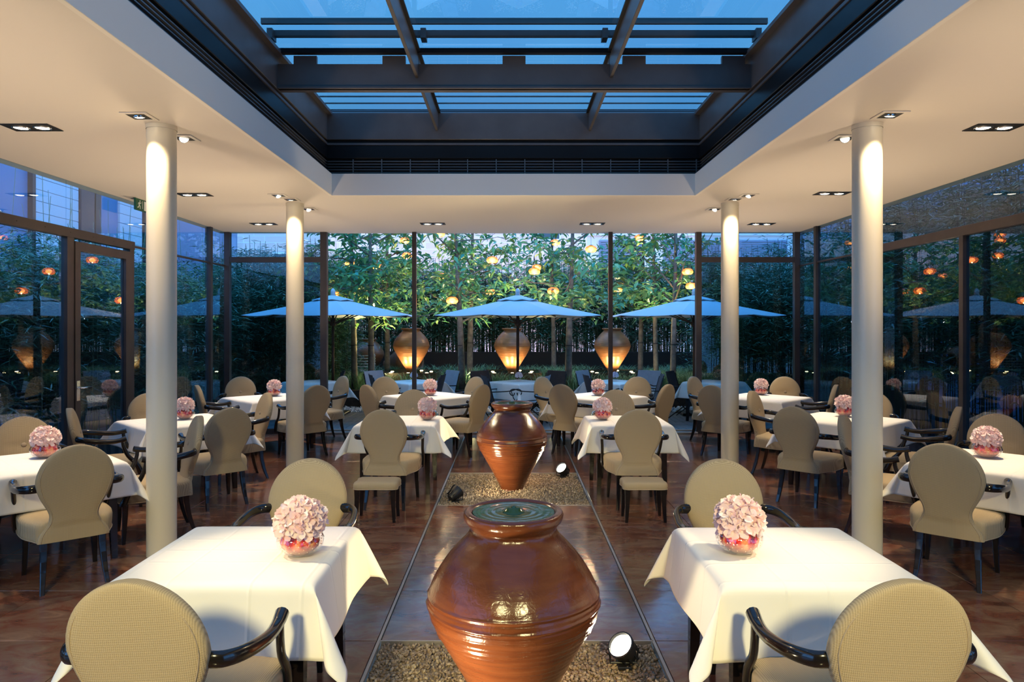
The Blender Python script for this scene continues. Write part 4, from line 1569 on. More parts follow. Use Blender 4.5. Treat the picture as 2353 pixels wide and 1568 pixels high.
# ================================================================== GARDEN
# ---- ground
gr = structure('ground', 'dark garden ground around the glazed room')
MB().box(-16, XL - 0.1, YF, 12.1, -0.15, -0.03).obj('side_soil', 'soil', gr)
MB().box(XR + 0.1, 16, YF, 12.1, -0.15, -0.03).obj('side_soil', 'soil', gr)
MB().box(-16, 16, 12.1, 40, -0.2, -0.06).obj('rear_soil', 'soil', gr)
MB().box(-12, 12, 16.2, 21.0, -0.1, 0.32, 0.01).obj('planting_bed', 'soil', gr)
MB().box(-12, 12, 16.05, 16.2, -0.1, 0.36, 0.01).obj('bed_edge', 'corten', gr)
MB().box(-12, 12, 21.6, 21.8, -0.1, 1.02, 0.01).obj('low_wall', 'soil', gr)

dk = structure('deck', 'grey timber terrace deck outside the open front')
dk.name = 'floor_terrace'
BW = 0.14
board = MB().box(-BW / 2 + 0.003, BW / 2 - 0.003, 0, 2.9, -0.03, 0, 0.003).mesh('plank', 'deck_wood')
for k in range(104):
    x = -7.2 + k * BW
    link('plank', board, dk, (x, 12.11, -0.004))
MB().box(-7.3, 7.4, 12.11, 15.0, -0.08, -0.045).obj('joists', 'soil', dk)
r = np.random.RandomState(77)
n = 5200
pos = np.stack([r.uniform(-6.5, 6.5, n), r.uniform(15.05, 16.0, n), r.uniform(-0.035, 0.0, n)], 1)
pb = thing('pebble_strip', 'band of white pebbles between the deck and the planting bed', 'pebbles', (0, 0, 0))
pebble_mass('pebbles', pos, 0.026, ['pebble_white'], pb, r)

# ---- grass in the planting bed
def blades(n, xr, yr, z0, L, W, r, lean=0.6):
    x, y = r.uniform(*xr, n), r.uniform(*yr, n)
    a = r.uniform(0, 6.283, n)
    l = L * r.uniform(0.6, 1.25, n)
    out = r.uniform(0.2, lean, n) * l
    dx, dy = np.cos(a), np.sin(a)
    w = W / 2
    P = []
    for f, wf, g in ((0, 1.0, 0), (0.6, 0.85, 0.42), (1.0, 0.05, 1.0)):
        cx, cy = x + dx * out * g, y + dy * out * g
        cz = z0 + l * (f - 0.28 * g * g)
        P.append(np.stack([cx - dy * w * wf, cy + dx * w * wf, cz], 1))
        P.append(np.stack([cx + dy * w * wf, cy - dx * w * wf, cz], 1))
    V = np.stack(P, 1).reshape(-1, 3)
    base = (np.arange(n) * 6)[:, None]
    F = np.concatenate([base + np.array([0, 1, 3, 2]), base + np.array([2, 3, 5, 4])])
    return V, F


r = np.random.RandomState(5)
cl = r.uniform(-8, 8, (420, 1))
V, F = blades(26000, (-9, 9), (16.2, 20.5), 0.32, 0.48, 0.013, r, 0.9)
# gather blades in tufts
tc_ = np.stack([r.uniform(-9, 9, 640), r.uniform(16.25, 20.3, 640)], 1)
for jx in (945, 1177, 1407):
    qx = (jx - VPX) / FPX * 18.2
    tc_ = tc_[~((np.abs(tc_[:, 0] - qx) < 0.95) & (tc_[:, 1] > 16.8) & (tc_[:, 1] < 19.1))]
idx = r.randint(0, len(tc_), 26000)
Vb = V.reshape(-1, 6, 3)
off = tc_[idx] + r.randn(26000, 2) * 0.055 - Vb[:, :2, :2].mean(1)
Vb[:, :, :2] += off[:, None, :]
gs = thing('grass_planting', 'tufts of long blue-green grass around the jar plinths', 'grass', (0, 0, 0))
tag(link('grass', quads_mesh('grass', Vb.reshape(-1, 3), F, 'grass_blade'), gs), kind='stuff')

# ---- bamboo
def leaf_cloud(pos, L, W, r, droop=0.5, fan=True):
    n = len(pos)
    a = r.uniform(0, 6.283, n)
    el = r.uniform(-0.9, 0.35, n) * droop
    d = np.stack([np.cos(a) * np.cos(el), np.sin(a) * np.cos(el), np.sin(el)], 1)
    up = np.array([0, 0, 1.0])
    s = np.cross(d, up)
    s /= np.linalg.norm(s, axis=1)[:, None]
    tilt = r.uniform(-0.7, 0.7, n)[:, None]
    nrm = np.cross(s, d)
    s = s * np.cos(tilt) + nrm * np.sin(tilt)
    l = (L * r.uniform(0.6, 1.2, n))[:, None]
    w = (W * r.uniform(0.7, 1.2, n))[:, None]
    p0 = pos
    p1 = pos + d * l * 0.35 + s * w * 0.5
    p2 = pos + d * l - up * l * 0.12
    p3 = pos + d * l * 0.35 - s * w * 0.5
    V = np.stack([p0, p1, p2, p3], 1).reshape(-1, 3)
    F = np.arange(n * 4).reshape(-1, 4)
    return V, F


def bamboo(label, spots, n_leaf, height, r, L=0.13, W=0.017, bare=0.6, culm_r=0.011, tall=0, mat_c='culm', spread=0.42, dens=None):
    """spots: (n,2) culm feet; leaves hang in twigs around the culms above the bare part"""
    h = thing('bamboo_hedge', label, 'hedge', (0, 0, 0), 0, 'bamboo hedges around the room')
    n = len(spots)
    ht = height * r.uniform(0.8, 1.08, n)
    lean = r.randn(n, 2) * 0.16
    mb_v, mb_f = [], []
    for i in range(n):
        top = ht[i] + (r.uniform(0.3, 1.3) if r.rand() < tall else 0)
        ring = []
        for f in (0, 0.5, 1.0):
            c = np.array([spots[i, 0] + lean[i, 0] * f * f, spots[i, 1] + lean[i, 1] * f * f, top * f])
            rr = culm_r * (1 - 0.6 * f)
            for k in range(5):
                ring.append((c[0] + rr * math.cos(k * 1.2566), c[1] + rr * math.sin(k * 1.2566), c[2]))
        o0 = len(mb_v)
        mb_v.extend(ring)
        for q in range(2):
            for k in range(5):
                k2 = (k + 1) % 5
                mb_f.append((o0 + q * 5 + k, o0 + q * 5 + k2, o0 + q * 5 + 5 + k2, o0 + q * 5 + 5 + k))
    tag(link('culms', quads_mesh('culms', mb_v, mb_f, mat_c), h), kind='stuff')
    twigs = n_leaf // 7
    ci = r.randint(0, n, twigs)
    f = bare + (1 - bare) * r.beta(1.4, 1.1, twigs) * 0.98
    z = ht[ci] * f
    a = r.uniform(0, 6.283, twigs)
    rad = spread * np.abs(r.randn(twigs)) * 0.8
    tp = np.stack([spots[ci, 0] + lean[ci, 0] * f * f + rad * np.cos(a), spots[ci, 1] + lean[ci, 1] * f * f + rad * np.sin(a), z - rad * 0.25], 1)
    pos = np.repeat(tp, 7, 0) + r.randn(twigs * 7, 3) * np.array([0.055, 0.055, 0.045])
    V, F = leaf_cloud(pos, L, W, r)
    tag(link('leaves', quads_mesh('leaves', V, F, 'bamboo_leaf'), h), kind='stuff')
    return h


r = np.random.RandomState(21)
sp_ = np.stack([r.uniform(-7.4, -5.9, 300), r.uniform(2.0, 15.5, 300)], 1)
bamboo('dense bamboo hedge behind the side glazing with the door', sp_, 170000, 3.05, r, L=0.16, W=0.021, bare=0.22, tall=0.30, mat_c='culm_pale', culm_r=0.009)
sp_ = np.stack([r.uniform(6.0, 7.6, 320), r.uniform(2.0, 15.5, 320)], 1)
bamboo('dense dark bamboo hedge behind the side glazing opposite the door', sp_, 170000, 4.2, r, L=0.16, W=0.021, bare=0.25, tall=0.1, culm_r=0.012)
sp_ = np.stack([r.uniform(-10.5, 10.5, 1500), r.uniform(21.9, 23.4, 1500)], 1)
bamboo('tall bamboo hedge along the far end of the garden', sp_, 200000, 3.75, r, L=0.20, W=0.027, bare=0.34, culm_r=0.015, spread=0.5)
for k in range(7):
    point_light('street_lamp', (-9.5 + 3.2 * k, 26.5, 2.2), 105, 0.3, (1.0, 0.84, 0.90))
sp_ = np.stack([r.uniform(-7.0, -4.2, 170), r.uniform(15.9, 19.5, 170)], 1)
bamboo('dark bamboo stand behind the fixed glass bay on the door side', sp_, 75000, 3.6, r, L=0.18, W=0.023, bare=0.10)
sp_ = np.stack([r.uniform(4.9, 8.0, 170), r.uniform(16.0, 19.5, 170)], 1)
bamboo('dark bamboo stand behind the fixed glass bay on the doorless side', sp_, 75000, 3.7, r, L=0.18, W=0.023, bare=0.10)

# ---- trees
def leaf_mesh(L, W, m):
    vs = [(0, 0, 0)]
    for f, w in ((0.25, 0.75), (0.55, 1.0), (0.8, 0.6)):
        vs += [(-W / 2 * w, L * f, 0.25 * W * w), (0, L * f, -0.03 * L * f * f), (W / 2 * w, L * f, 0.25 * W * w)]
    vs.append((0, L, -0.10 * L))
    fs = [(0, 2, 1), (0, 3, 2), (1, 2, 5, 4), (2, 3, 6, 5), (4, 5, 8, 7), (5, 6, 9, 8), (7, 8, 10), (8, 9, 10)]
    return MB().add(vs, fs).mesh('leaf', m, True)


LEAF = [leaf_mesh(0.22, 0.085, 'magnolia_leaf'), leaf_mesh(0.18, 0.075, 'magnolia_leaf'), leaf_mesh(0.25, 0.09, 'magnolia_leaf')]


def tree(label, x, y, rad, seed, base=0.30, top=5.6, leaves=300, low=2.35, bare=False):
    r = np.random.RandomState(seed)
    t = thing('magnolia_tree', label, 'tree', (x, y, base), 0, 'slender trees in the planting bed')
    H = top - base
    wob = r.randn(2) * 0.06
    tp = [(0, 0, 0), (wob[0] * .4, wob[1] * .4, H * 0.3), (wob[0], wob[1], H * 0.55), (wob[0] * 1.6, wob[1] * 1.2, H)]
    P = catmull(tp, 4)
    n = len(P)
    R = [rad * (1.15 if i == 0 else 1.0) * (1 - 0.72 * (i / (n - 1)) ** 1.2) for i in range(n)]
    tr = MB().tube(P, R, 12).obj('trunk', 'bark', t, True)
    zb = 1.05
    MB().lathe([(rad * 0.99, zb), (rad * 1.03, zb), (rad * 1.03, zb + 0.02), (rad * 0.99, zb + 0.02)], 12, ox=wob[0] * .35, oy=wob[1] * .35).obj('band', 'bark_band', tr)
    tips = []
    for b in range(13 if not bare else 15):
        f = 0.36 + 0.58 * (b / 12) + r.uniform(-0.03, 0.03)
        k = min(int(f * (n - 1)), n - 2)
        p0 = P[k] + (P[k + 1] - P[k]) * (f * (n - 1) - k)
        a = b * 2.4 + r.uniform(-0.4, 0.4)
        ln = r.uniform(0.9, 1.7) * (1.15 - 0.5 * f)
        rise = r.uniform(0.0, 0.6) if not bare else r.uniform(0.7, 1.2)
        d = np.array([math.cos(a), math.sin(a), rise])
        q = [p0, p0 + d * ln * 0.35 + np.array([0, 0, 0.03]), p0 + d * ln * 0.7 + r.randn(3) * 0.05, p0 + d * ln + np.array([0, 0, 0.1]) + r.randn(3) * 0.05]
        br = MB()
        br.tube(catmull(q, 3), list(np.linspace(rad * 0.30, 0.006, 10)), 6)
        for w in (1, 2, 3):
            c = q[w] if w < 3 else q[3]
            tips.append((c, d))
            for z in range(2):
                e2 = c + np.array([r.uniform(-.4, .4), r.uniform(-.4, .4), r.uniform(-0.15, .25)])
                br.tube([c, (c + e2) / 2 + r.randn(3) * .03, e2], [0.008, 0.006, 0.004], 5)
                tips.append((e2, e2 - c))
        br.obj('branch', 'bark', t, True)
    cnt = 0
    order = r.permutation(len(tips))
    per = 7
    for ti in np.tile(order, 2):
        c, d = tips[ti]
        if c[2] + base < low - 0.2 or cnt >= leaves:
            continue
        for k in range(per):
            if cnt >= leaves:
                break
            a = k * 2 * PI / per + r.uniform(-.4, .4)
            el = r.uniform(-0.75, 0.45)
            v = Vector((math.cos(a) * math.cos(el), math.sin(a) * math.cos(el), math.sin(el)))
            o = link('leaf', LEAF[(cnt + k) % 3], t, Vector(c) + v * 0.03 + Vector(r.randn(3) * 0.05))
            o.rotation_mode = 'QUATERNION'
            o.rotation_quaternion = v.to_track_quat('Y', 'Z') @ Matrix.Rotation(r.uniform(-0.5, 0.5), 3, 'Y').to_quaternion()
            o.scale = [r.uniform(0.9, 1.35)] * 3
            cnt += 1
    # the many smaller leaves behind those: one mass of foliage
    nl = 420 if bare else 1300
    tipa = np.array([c for c, d in tips if c[2] + base > low - 0.25])
    ii = r.randint(0, len(tipa), nl // 6)
    cen = np.repeat(tipa[ii] + r.randn(len(ii), 3) * np.array([0.22, 0.22, 0.16]), 6, 0)
    V, F = leaf_cloud(cen + r.randn(len(cen), 3) * 0.05, 0.21, 0.085, r, 1.0)
    tag(link('foliage', quads_mesh('foliage', V, F, 'magnolia_leaf'), t), kind='stuff')
    return t


def px_x(px, y):
    return (px - VPX) / FPX * y


TREES = [(815, 16.6, 0.075, 'slender tree in front of the white slatted bench'), (853, 16.3, 0.072, 'slender tree between the slatted bench and the lit jar by the door side'), (890, 19.2, 0.08, 'thin dark tree just beside the first lit jar'),
         (1062, 16.4, 0.082, 'stout tree between the first and the middle lit jars'), (1079, 19.0, 0.085, 'pale trunk half hidden behind the stout tree'), (1273, 20.0, 0.07, 'thin tree behind the grass beside the middle lit jar'),
         (1305, 16.5, 0.085, 'dark stout tree between the middle and the third lit jars'), (1471, 19.0, 0.075, 'first of the three trees past the third lit jar'), (1508, 18.2, 0.07, 'second of the three trees past the third lit jar'), (1546, 17.3, 0.075, 'forked, bluish tree beside the fixed glass bay')]
for i, (px, y, rad, lab) in enumerate(TREES):
    tree(lab, px_x(px, y), y, rad, 60 + i, bare=(i == 9), leaves=(150 if i == 9 else 290))

# ---- lit jars on plinths
OUT_P = [(0.0, 0.0), (0.10, 0.0), (0.115, 0.02), (0.17, 0.12), (0.25, 0.25), (0.33, 0.38), (0.40, 0.50), (0.448, 0.60), (0.462, 0.66), (0.455, 0.72), (0.42, 0.81), (0.36, 0.90), (0.29, 0.98), (0.235, 1.03), (0.215, 1.055), (0.222, 1.075), (0.255, 1.085), (0.262, 1.10), (0.255, 1.115), (0.235, 1.118), (0.20, 1.10), (0.19, 1.0)]


def lit_jar(label, plabel, px, y):
    x = px_x(px, y)
    zt = CAMH - 104.0 / FPX * y
    p = thing('plinth_basin', plabel, 'plinth', (x, y, 0.32), 0, 'dark metal plinths with lights')
    w = 0.72
    MB().box(-w, w, -w, w, 0, zt - 0.32 - 0.02, 0.004).obj('box', 'corten', p)
    box_ring(MB(), -w, w, -w, w, 0.03, zt - 0.345, zt - 0.315).obj('rim', 'corten', p)
    MB().box(-w + 0.03, w - 0.03, -w + 0.03, w - 0.03, zt - 0.345, zt - 0.328).obj('water', 'dark_water', p)
    for lx, ly in ((-0.45, -0.45), (0, -0.55), (0.45, -0.45), (-0.5, 0.1), (0.5, 0.1), (0.2, 0.5)):
        MB().lathe([(0, 0.012), (0.03, 0.010), (0.045, 0)], 12, ox=lx, oy=ly).obj('light', 'pedestal_glow', p, True).location = (0, 0, zt - 0.328)
    for lx, ly in ((-0.28, -0.28), (0.28, -0.28), (0.0, -0.40)):
        spot_light('plinth_beam', (x + lx, y + ly, zt + 0.03), (x + lx * 0.6, y + ly * 0.6, zt + 0.60), 13, math.radians(130), 0.7, 0.06, (1.0, 0.66, 0.26), p)
    j = thing('lit_jar', label, 'jar', (x, y, zt - 0.012), px * 0.01, 'lit terracotta jars on plinths')
    P = [tuple(q) for q in catmull(OUT_P, 5)]

    def fn(r, z, a):
        q = 0.0
        if r > 0.1 and 0.35 < z < 0.75:
            q = 0.0025 * math.sin(z * 190)
        if abs(z - 0.66) < 0.02:
            q += 0.004
        return r + q, z
    MB().lathe(P, 64, fn).obj('body', 'dry_terracotta', j, True)
    MB().lathe([(0.20, 1.105), (0.10, 1.106), (0.06, 1.115), (0.03, 1.14), (0, 1.145)], 20).obj('water', 'dark_water', j, True)


lit_jar('uplit terracotta jar on the plinth past the first slim post, door side', 'dark metal plinth under the first lit jar, door side', 945, 18.2)
lit_jar('uplit terracotta jar right behind the central parasol pole', 'dark metal plinth under the middle lit jar', 1177, 18.2)
lit_jar('uplit terracotta jar behind the second slim post', 'dark metal plinth under the third lit jar', 1407, 18.2)

# ---- stored jars and slatted bench by the far hedge
bn = thing('slatted_bench', 'white slatted bench half hidden behind the slender trees', 'bench', (px_x(828, 19.6), 19.6, 0.32))
for k in range(6):
    MB().box(-0.42, 0.42, -0.02, 0.0, 0.28 + k * 0.075, 0.31 + k * 0.075).obj('slat', 'pebble_white', bn)
for k in range(4):
    MB().box(-0.42, 0.42, -0.45 + k * 0.1, -0.38 + k * 0.1, 0.255, 0.275).obj('slat', 'pebble_white', bn)
for sx in (-0.38, 0.38):
    MB().box(sx - 0.02, sx + 0.02, 0.0, 0.03, 0, 0.72).obj('leg', 'pebble_white', bn)
    MB().box(sx - 0.02, sx + 0.02, -0.45, -0.41, 0, 0.255).obj('leg', 'pebble_white', bn)
for lab, px, y, rot in (('terracotta jar lying on its side beside the white bench', 885, 20.3, (PI / 2 - 0.1, 0, 1.2)), ('dark terracotta jar standing behind the white bench', 846, 20.8, (0, 0, 0.3))):
    j = thing('stored_jar', lab, 'jar', (px_x(px, y), y, 0.72 if rot[0] else 0.32))
    j.rotation_euler = rot
    P = [tuple(q) for q in catmull(OUT_P, 3)]
    MB().lathe(P, 32).obj('body', 'dry_terracotta', j, True)

# ---- parasols
def make_parasol():
    u = thing('parasol', 'x', 'parasol', (0, 0, -60))
    Z0, Z1, RAD = 2.01, 2.33, 1.76
    NS = 8
    mb = MB()
    rows = []
    A0 = PI / 8
    for k in range(9):
        f = k / 8
        rr = 0.30 + (RAD - 0.30) * f
        z = Z1 + (Z0 - Z1) * (f ** 0.92)
        ring = []
        for i in range(NS):
            a, b = A0 + 2 * PI * i / NS, A0 + 2 * PI * (i + 1) / NS
            for q in range(4):
                t = q / 4
                px = rr * ((1 - t) * math.cos(a) + t * math.cos(b))
                py = rr * ((1 - t) * math.sin(a) + t * math.sin(b))
                ring.append((px, py, z - 0.022 * math.sin(PI * t) * f))
        rows.append(ring)
    mb.loft(rows, False, False)
    cv = mb.obj('canopy', 'canvas', u, False)
    m = cv.modifiers.new('thick', 'SOLIDIFY')
    m.thickness = 0.006
    vt = MB()
    rr2 = []
    for k in range(5):
        f = k / 4
        ring = []
        for i in range(32):
            a = 2 * PI * i / 32
            rad = 0.02 + 0.40 * f
            ring.append((rad * math.cos(a), rad * math.sin(a), Z1 + 0.105 - 0.115 * f + 0.012 * f * math.sin(8 * a)))
        rr2.append(ring)
    vt.loft(rr2, False, False)
    v = vt.obj('vent', 'canvas', u, True)
    m = v.modifiers.new('thick', 'SOLIDIFY')
    m.thickness = 0.005
    MB().lathe([(0.0, 0.0), (0.045, 0.0), (0.05, 0.02), (0.042, 0.045), (0.05, 0.06), (0.046, 0.10), (0.025, 0.135), (0.0, 0.15)], 14).obj('finial', 'finial_grey', u, True).location = (0, 0, Z1 + 0.10)
    MB().tube([(0, 0, 0.05), (0, 0, Z1 + 0.10)], 0.030, 12).obj('pole', 'teak', u, True)
    MB().lathe([(0.03, 1.80), (0.062, 1.81), (0.068, 1.86), (0.050, 1.89), (0.060, 1.93), (0.03, 1.95)], 14).obj('hub', 'teak', u, True)
    def under(rr):
        return Z1 + (Z0 - Z1) * max((rr - 0.30) / (RAD - 0.30), 0) ** 0.92 - 0.030
    for i in range(8):
        a = A0 + 2 * PI * i / 8
        c, s = math.cos(a), math.sin(a)
        rb = MB().tube([(0.05 * c, 0.05 * s, Z1 - 0.03)] + [(q * c, q * s, under(q)) for q in (0.32, 0.6, 0.9, 1.3, RAD * 0.99)], 0.014, 6).obj('rib', 'teak', u)
        MB().tube([(0.06 * c, 0.06 * s, 1.86), (0.85 * c, 0.85 * s, under(0.85) - 0.01)], 0.013, 6).obj('strut', 'teak', rb)
    MB().box(-0.30, 0.30, -0.30, 0.30, 0.0, 0.05, 0.01).obj('base', 'bronze', u)
    return u


um = make_parasol()
for i, (x, y, lab) in enumerate(((-3.64, 14.6, 'pale parasol partly behind the fixed glass bay, door side'), (0.14, 14.6, 'pale central parasol in front of the middle lit jar'), (3.75, 14.6, 'pale parasol partly behind the fixed glass bay, doorless side'))):
    if i == 0:
        um.location = (x, y, 0)
        tag(um, lab, group='parasols on the terrace')
    else:
        dup(um, (x, y, 0), 0, lab, 'parasols on the terrace')

# ---- terrace tables, cloths, small flower vases
CLR = cloth_mesh(0.42, 0.32, 41)
white_m = mat('petal_white', (0.80, 0.74, 0.82), 0.7)
small_bloom = bpy.data.meshes.new('petals')
small_bloom = BLOOM.copy()
small_bloom.materials.clear()
small_bloom.materials.append(MATS['petal_white'])
TT = [(-3.75, 13.55, 'behind the garden-end side table, door side', 'far door-side'), (-1.85, 13.6, 'by the first slim post', 'first-post'), (0.15, 13.55, 'under the central parasol', 'central'), (1.98, 13.6, 'by the second slim post', 'second-post'), (3.85, 13.55, 'behind the garden-end side table, doorless side', 'far doorless-side')]
for i, (x, y, lab, ad) in enumerate(TT):
    dup(proto_t['s'], (x, y, 0), PI / 4, 'terrace table under a white cloth ' + lab, 'terrace tables')
    c = densify(link('tablecloth', CLR, None, (x, y, TZ - 0.002), PI / 4 + i * PI / 2))
    tag(c, 'bluish white cloth on the terrace table ' + lab, 'tablecloth', 'cloths on the terrace tables')
    if i in (1, 2, 3):
        v = thing('small_vase', 'small clear vase on the terrace table ' + lab, 'vase', (x + 0.0, y, TZ + 0.003), 0, 'small vases on the terrace')
        link('bowl', VG, v)
        v.scale = (0.55, 0.55, 0.7)
        h = thing('white_flower', 'small pale lilac flower on the table ' + lab, 'flower', (x, y, TZ + 0.115), 0, 'pale flowers on the terrace')
        tag(link('petals', small_bloom, h), kind='stuff')
        MB().lathe([(0, -0.05), (0.06, 0), (0.05, 0.05), (0, 0.065)], 10).obj('heart', 'petal_white', h, True)
        MB().tube([(0, 0, -0.09), (0, 0, -0.04)], 0.008, 6).obj('stem', 'stem_green', h)
        h.scale = (0.72, 0.72, 0.72)

# ---- folding terrace chairs with sling seats and scroll arms
def make_terrace_chair(kind):
    t = thing('folding_terrace_chair', 'x', 'chair', (0, 0, -60))
    ms = 'sling_grey' if kind == 'g' else 'sling_dark'
    bk = MB()
    rr = []
    for z, y in ((0.42, -0.20), (0.5, -0.235), (0.65, -0.275), (0.80, -0.315), (0.90, -0.345), (0.905, -0.36), (0.80, -0.335), (0.65, -0.295), (0.5, -0.255), (0.42, -0.22)):
        rr.append((y, z))
    n = len(rr)
    rings = [[(x, y - 0.03 * (1 - (x / 0.25) ** 2) * (z > 0.45), z) for y, z in rr] for x in np.linspace(-0.25, 0.25, 9)]
    bk.loft(rings)
    bk.obj('backrest', ms, t, True, 50)
    MB().loft([[(x, y, 0.435 - 0.02 * (1 - (x / 0.25) ** 2) + dz) for y, dz in ((-0.22, 0), (0.24, 0.015), (0.24, -0.005), (-0.22, -0.02))] for x in np.linspace(-0.25, 0.25, 7)]).obj('seat', ms, t, True, 50)
    for sg in (-1, 1):
        x = sg * 0.27
        MB().tube([(x, -0.33, 0.86), (x, -0.22, 0.45), (x, 0.26, 0.0)], 0.011, 7).obj('leg', 'bronze', t, True)
        MB().tube([(x * 0.95, 0.25, 0.43), (x * 0.95, 0.0, 0.24), (x * 0.95, -0.30, 0.0)], 0.011, 7).obj('leg', 'bronze', t, True)
        arm = [(x, -0.285, 0.62), (x * 1.03, -0.10, 0.625), (x * 1.05, 0.08, 0.635), (x * 1.05, 0.20, 0.665), (x * 1.05, 0.265, 0.645), (x * 1.05, 0.285, 0.60), (x * 1.05, 0.255, 0.555), (x * 1.05, 0.21, 0.56), (x * 1.05, 0.20, 0.60)]
        MB().tube(catmull(arm, 4), 0.010, 7).obj('armrest', 'bronze', t, True)
        MB().tube([(x * 1.05, 0.265, 0.645), (x * 1.0, 0.22, 0.50), (x, 0.16, 0.42)], 0.009, 6).obj('armpost', 'bronze', t, True)
    for z, y in ((0.10, 0.155), (0.10, -0.175)):
        MB().tube([(-0.27, y, z), (0.27, y, z)], 0.008, 6).obj('stretcher', 'bronze', t)
    return t


TCH = {'g': make_terrace_chair('g'), 'd': make_terrace_chair('d')}
tused = set()
for kind, px, y, dx, dy, lab in (('d', 783, 14.3, -0.9, -0.3, 'dark sling folding chair behind the garden-end side table, door side'), ('g', 862, 14.3, 0.8, -0.6, 'grey sling folding chair on the terrace behind the first slim post table'), ('d', 858, 13.3, 0.95, 0.3, 'dark low-back folding chair on the terrace in front of the grey sling chair'),
                                ('d', 1012, 13.3, -0.95, 0.1, 'dark folding chair between the slim post and the central terrace table'), ('g', 1036, 14.4, -0.8, -0.6, 'grey sling folding chair near the stout tree'), ('d', 1106, 14.3, 0.7, -0.7, 'dark folding chair in front of the middle plinth'),
                                ('d', 1118, 13.0, 0.95, 0.25, 'scroll-armed folding chair on the camera-end door side of the central terrace table'), ('d', 1276, 14.3, -0.7, -0.7, 'dark folding chair in front of the dark stout tree'), ('g', 1252, 13.0, -0.95, 0.25, 'scroll-armed folding chair on the camera-end doorless side of the central terrace table'),
                                ('g', 1342, 14.4, 0.8, -0.6, 'grey sling folding chair in front of the third plinth'), ('d', 1352, 13.2, 0.95, 0.1, 'dark low-back folding chair beside the second slim post'), ('d', 1515, 13.2, -0.95, 0.1, 'dark low-back folding chair behind the third-row table, doorless side'),
                                ('g', 1490, 14.4, -0.6, -0.8, 'grey sling folding chair by the three trees'), ('d', 1545, 14.2, 0.85, -0.5, 'tall dark folding chair beside the fixed glass bay, doorless side')):
    L = math.hypot(dx, dy)
    dx, dy = dx / L, dy / L
    x = px_x(px, y)
    ox, oy, rz = x + dx * 0.30, y + dy * 0.30, math.atan2(-dx, dy)
    if kind not in tused:
        tused.add(kind)
        q = TCH[kind]
        q.location, q.rotation_euler = (ox, oy, 0), (0, 0, rz)
        tag(q, lab, group='folding chairs on the terrace')
    else:
        dup(TCH[kind], (ox, oy, 0), rz, lab, 'folding chairs on the terrace')

# ---- lanterns hanging in the trees
shade = MB().lathe([(0.055, 0.075), (0.095, 0.060), (0.122, 0.025), (0.126, -0.010), (0.105, -0.050), (0.075, -0.068), (0.072, -0.066), (0.102, -0.047), (0.122, -0.010), (0.118, 0.024), (0.092, 0.057), (0.052, 0.071)], 20).mesh('shade', 'lantern_amber', True)
bulb = MB().lathe([(0, -0.045), (0.035, -0.038), (0.062, -0.010), (0.058, 0.020), (0.03, 0.045), (0, 0.05)], 14).mesh('bulb', 'lantern_glow', True)
cap_m = MB().lathe([(0, 0.095), (0.03, 0.09), (0.056, 0.075), (0.05, 0.07)], 12).mesh('cap', 'bronze', True)
cord_m = MB().tube([(0, 0, 0.09), (0, 0, 2.6)], 0.003, 4).mesh('cord', 'black_plastic')
LAN = [(930, 553, 18.0), (935, 588, 18.0), (803, 604, 18.0), (866, 612, 17.5), (1010, 538, 16.5), (1131, 598, 15.6), (1016, 635, 19.0), (1039, 691, 15.2), (1126, 671, 18.5), (772, 678, 17.0), (1276, 558, 18.0), (1358, 573, 15.5), (1228, 624, 15.6), (1233, 615, 19.0), (1271, 669, 15.3), (1420, 666, 18.5), (1469, 547, 18.0), (1580, 625, 16.5), (1588, 658, 16.3)]
WH = ['by the first slim post, second from the ceiling', 'just below its twin beside the first slim post', 'among the leaves of the tree in front of the bench', 'half hidden between the two slender trees', 'cut off by the ceiling edge between the posts', 'over the central parasol, door side, upper one', 'small and half hidden near the stout tree', 'low and clear beside the stout tree', 'small, just above the edge of the central parasol', 'peeping over the top of the door-side parasol',
      'behind leaves beside the dark stout tree', 'clear, high beside the second slim post', 'bright, high over the central parasol tip', 'half hidden behind the bright one over the central parasol', 'low and clear over the central parasol, doorless side', 'small, between the second post and the three trees', 'high in the first of the three trees', 'behind the forked tree branches', 'right above the doorless-side parasol finial'.replace('right ', '')]
for i, ((px, py, y), wh) in enumerate(zip(LAN, WH)):
    x, z = px_x(px, y), CAMH - (py - VPY) / FPX * y
    l = thing('lantern', 'round amber glass lantern ' + wh, 'lantern', (x, y, z), 0, 'amber lanterns hanging in the trees')
    link('shade', shade, l)
    link('bulb', bulb, l)
    link('cap', cap_m, l)
    link('cord', cord_m, l)
    point_light('lantern_light', (0, 0, -0.053), 9, 0.006, (1.0, 0.66, 0.30), l)
# low spotlights in the grass shining up into the leaves
for i, (px, y, wh) in enumerate(((880, 16.9, 'beside the first lit jar'), (1085, 17.2, 'beside the stout tree'), (1268, 17.3, 'beside the dark stout tree'), (1485, 17.6, 'among the three trees'))):
    x = px_x(px, y)
    s = thing('garden_spotlight', 'small bronze garden spotlight in the grass ' + wh, 'lamp', (x, y, 0.32), 0, 'garden spotlights in the grass')
    MB().lathe([(0, 0.0), (0.045, 0.0), (0.05, 0.14), (0.044, 0.14)], 14).obj('can', 'bronze', s, True)
    MB().lathe([(0, 0.13), (0.043, 0.13)], 14).obj('lens', 'pedestal_glow', s, True)
    spot_light('garden_beam', (x, y, 0.50), (x - 0.2, y - 0.35, 3.0), 330, math.radians(75), 0.8, 0.05, (1.0, 0.80, 0.36), s)
    point_light('garden_glow', (0, 0, 0.30), 5, 0.08, (1.0, 0.85, 0.40), s)

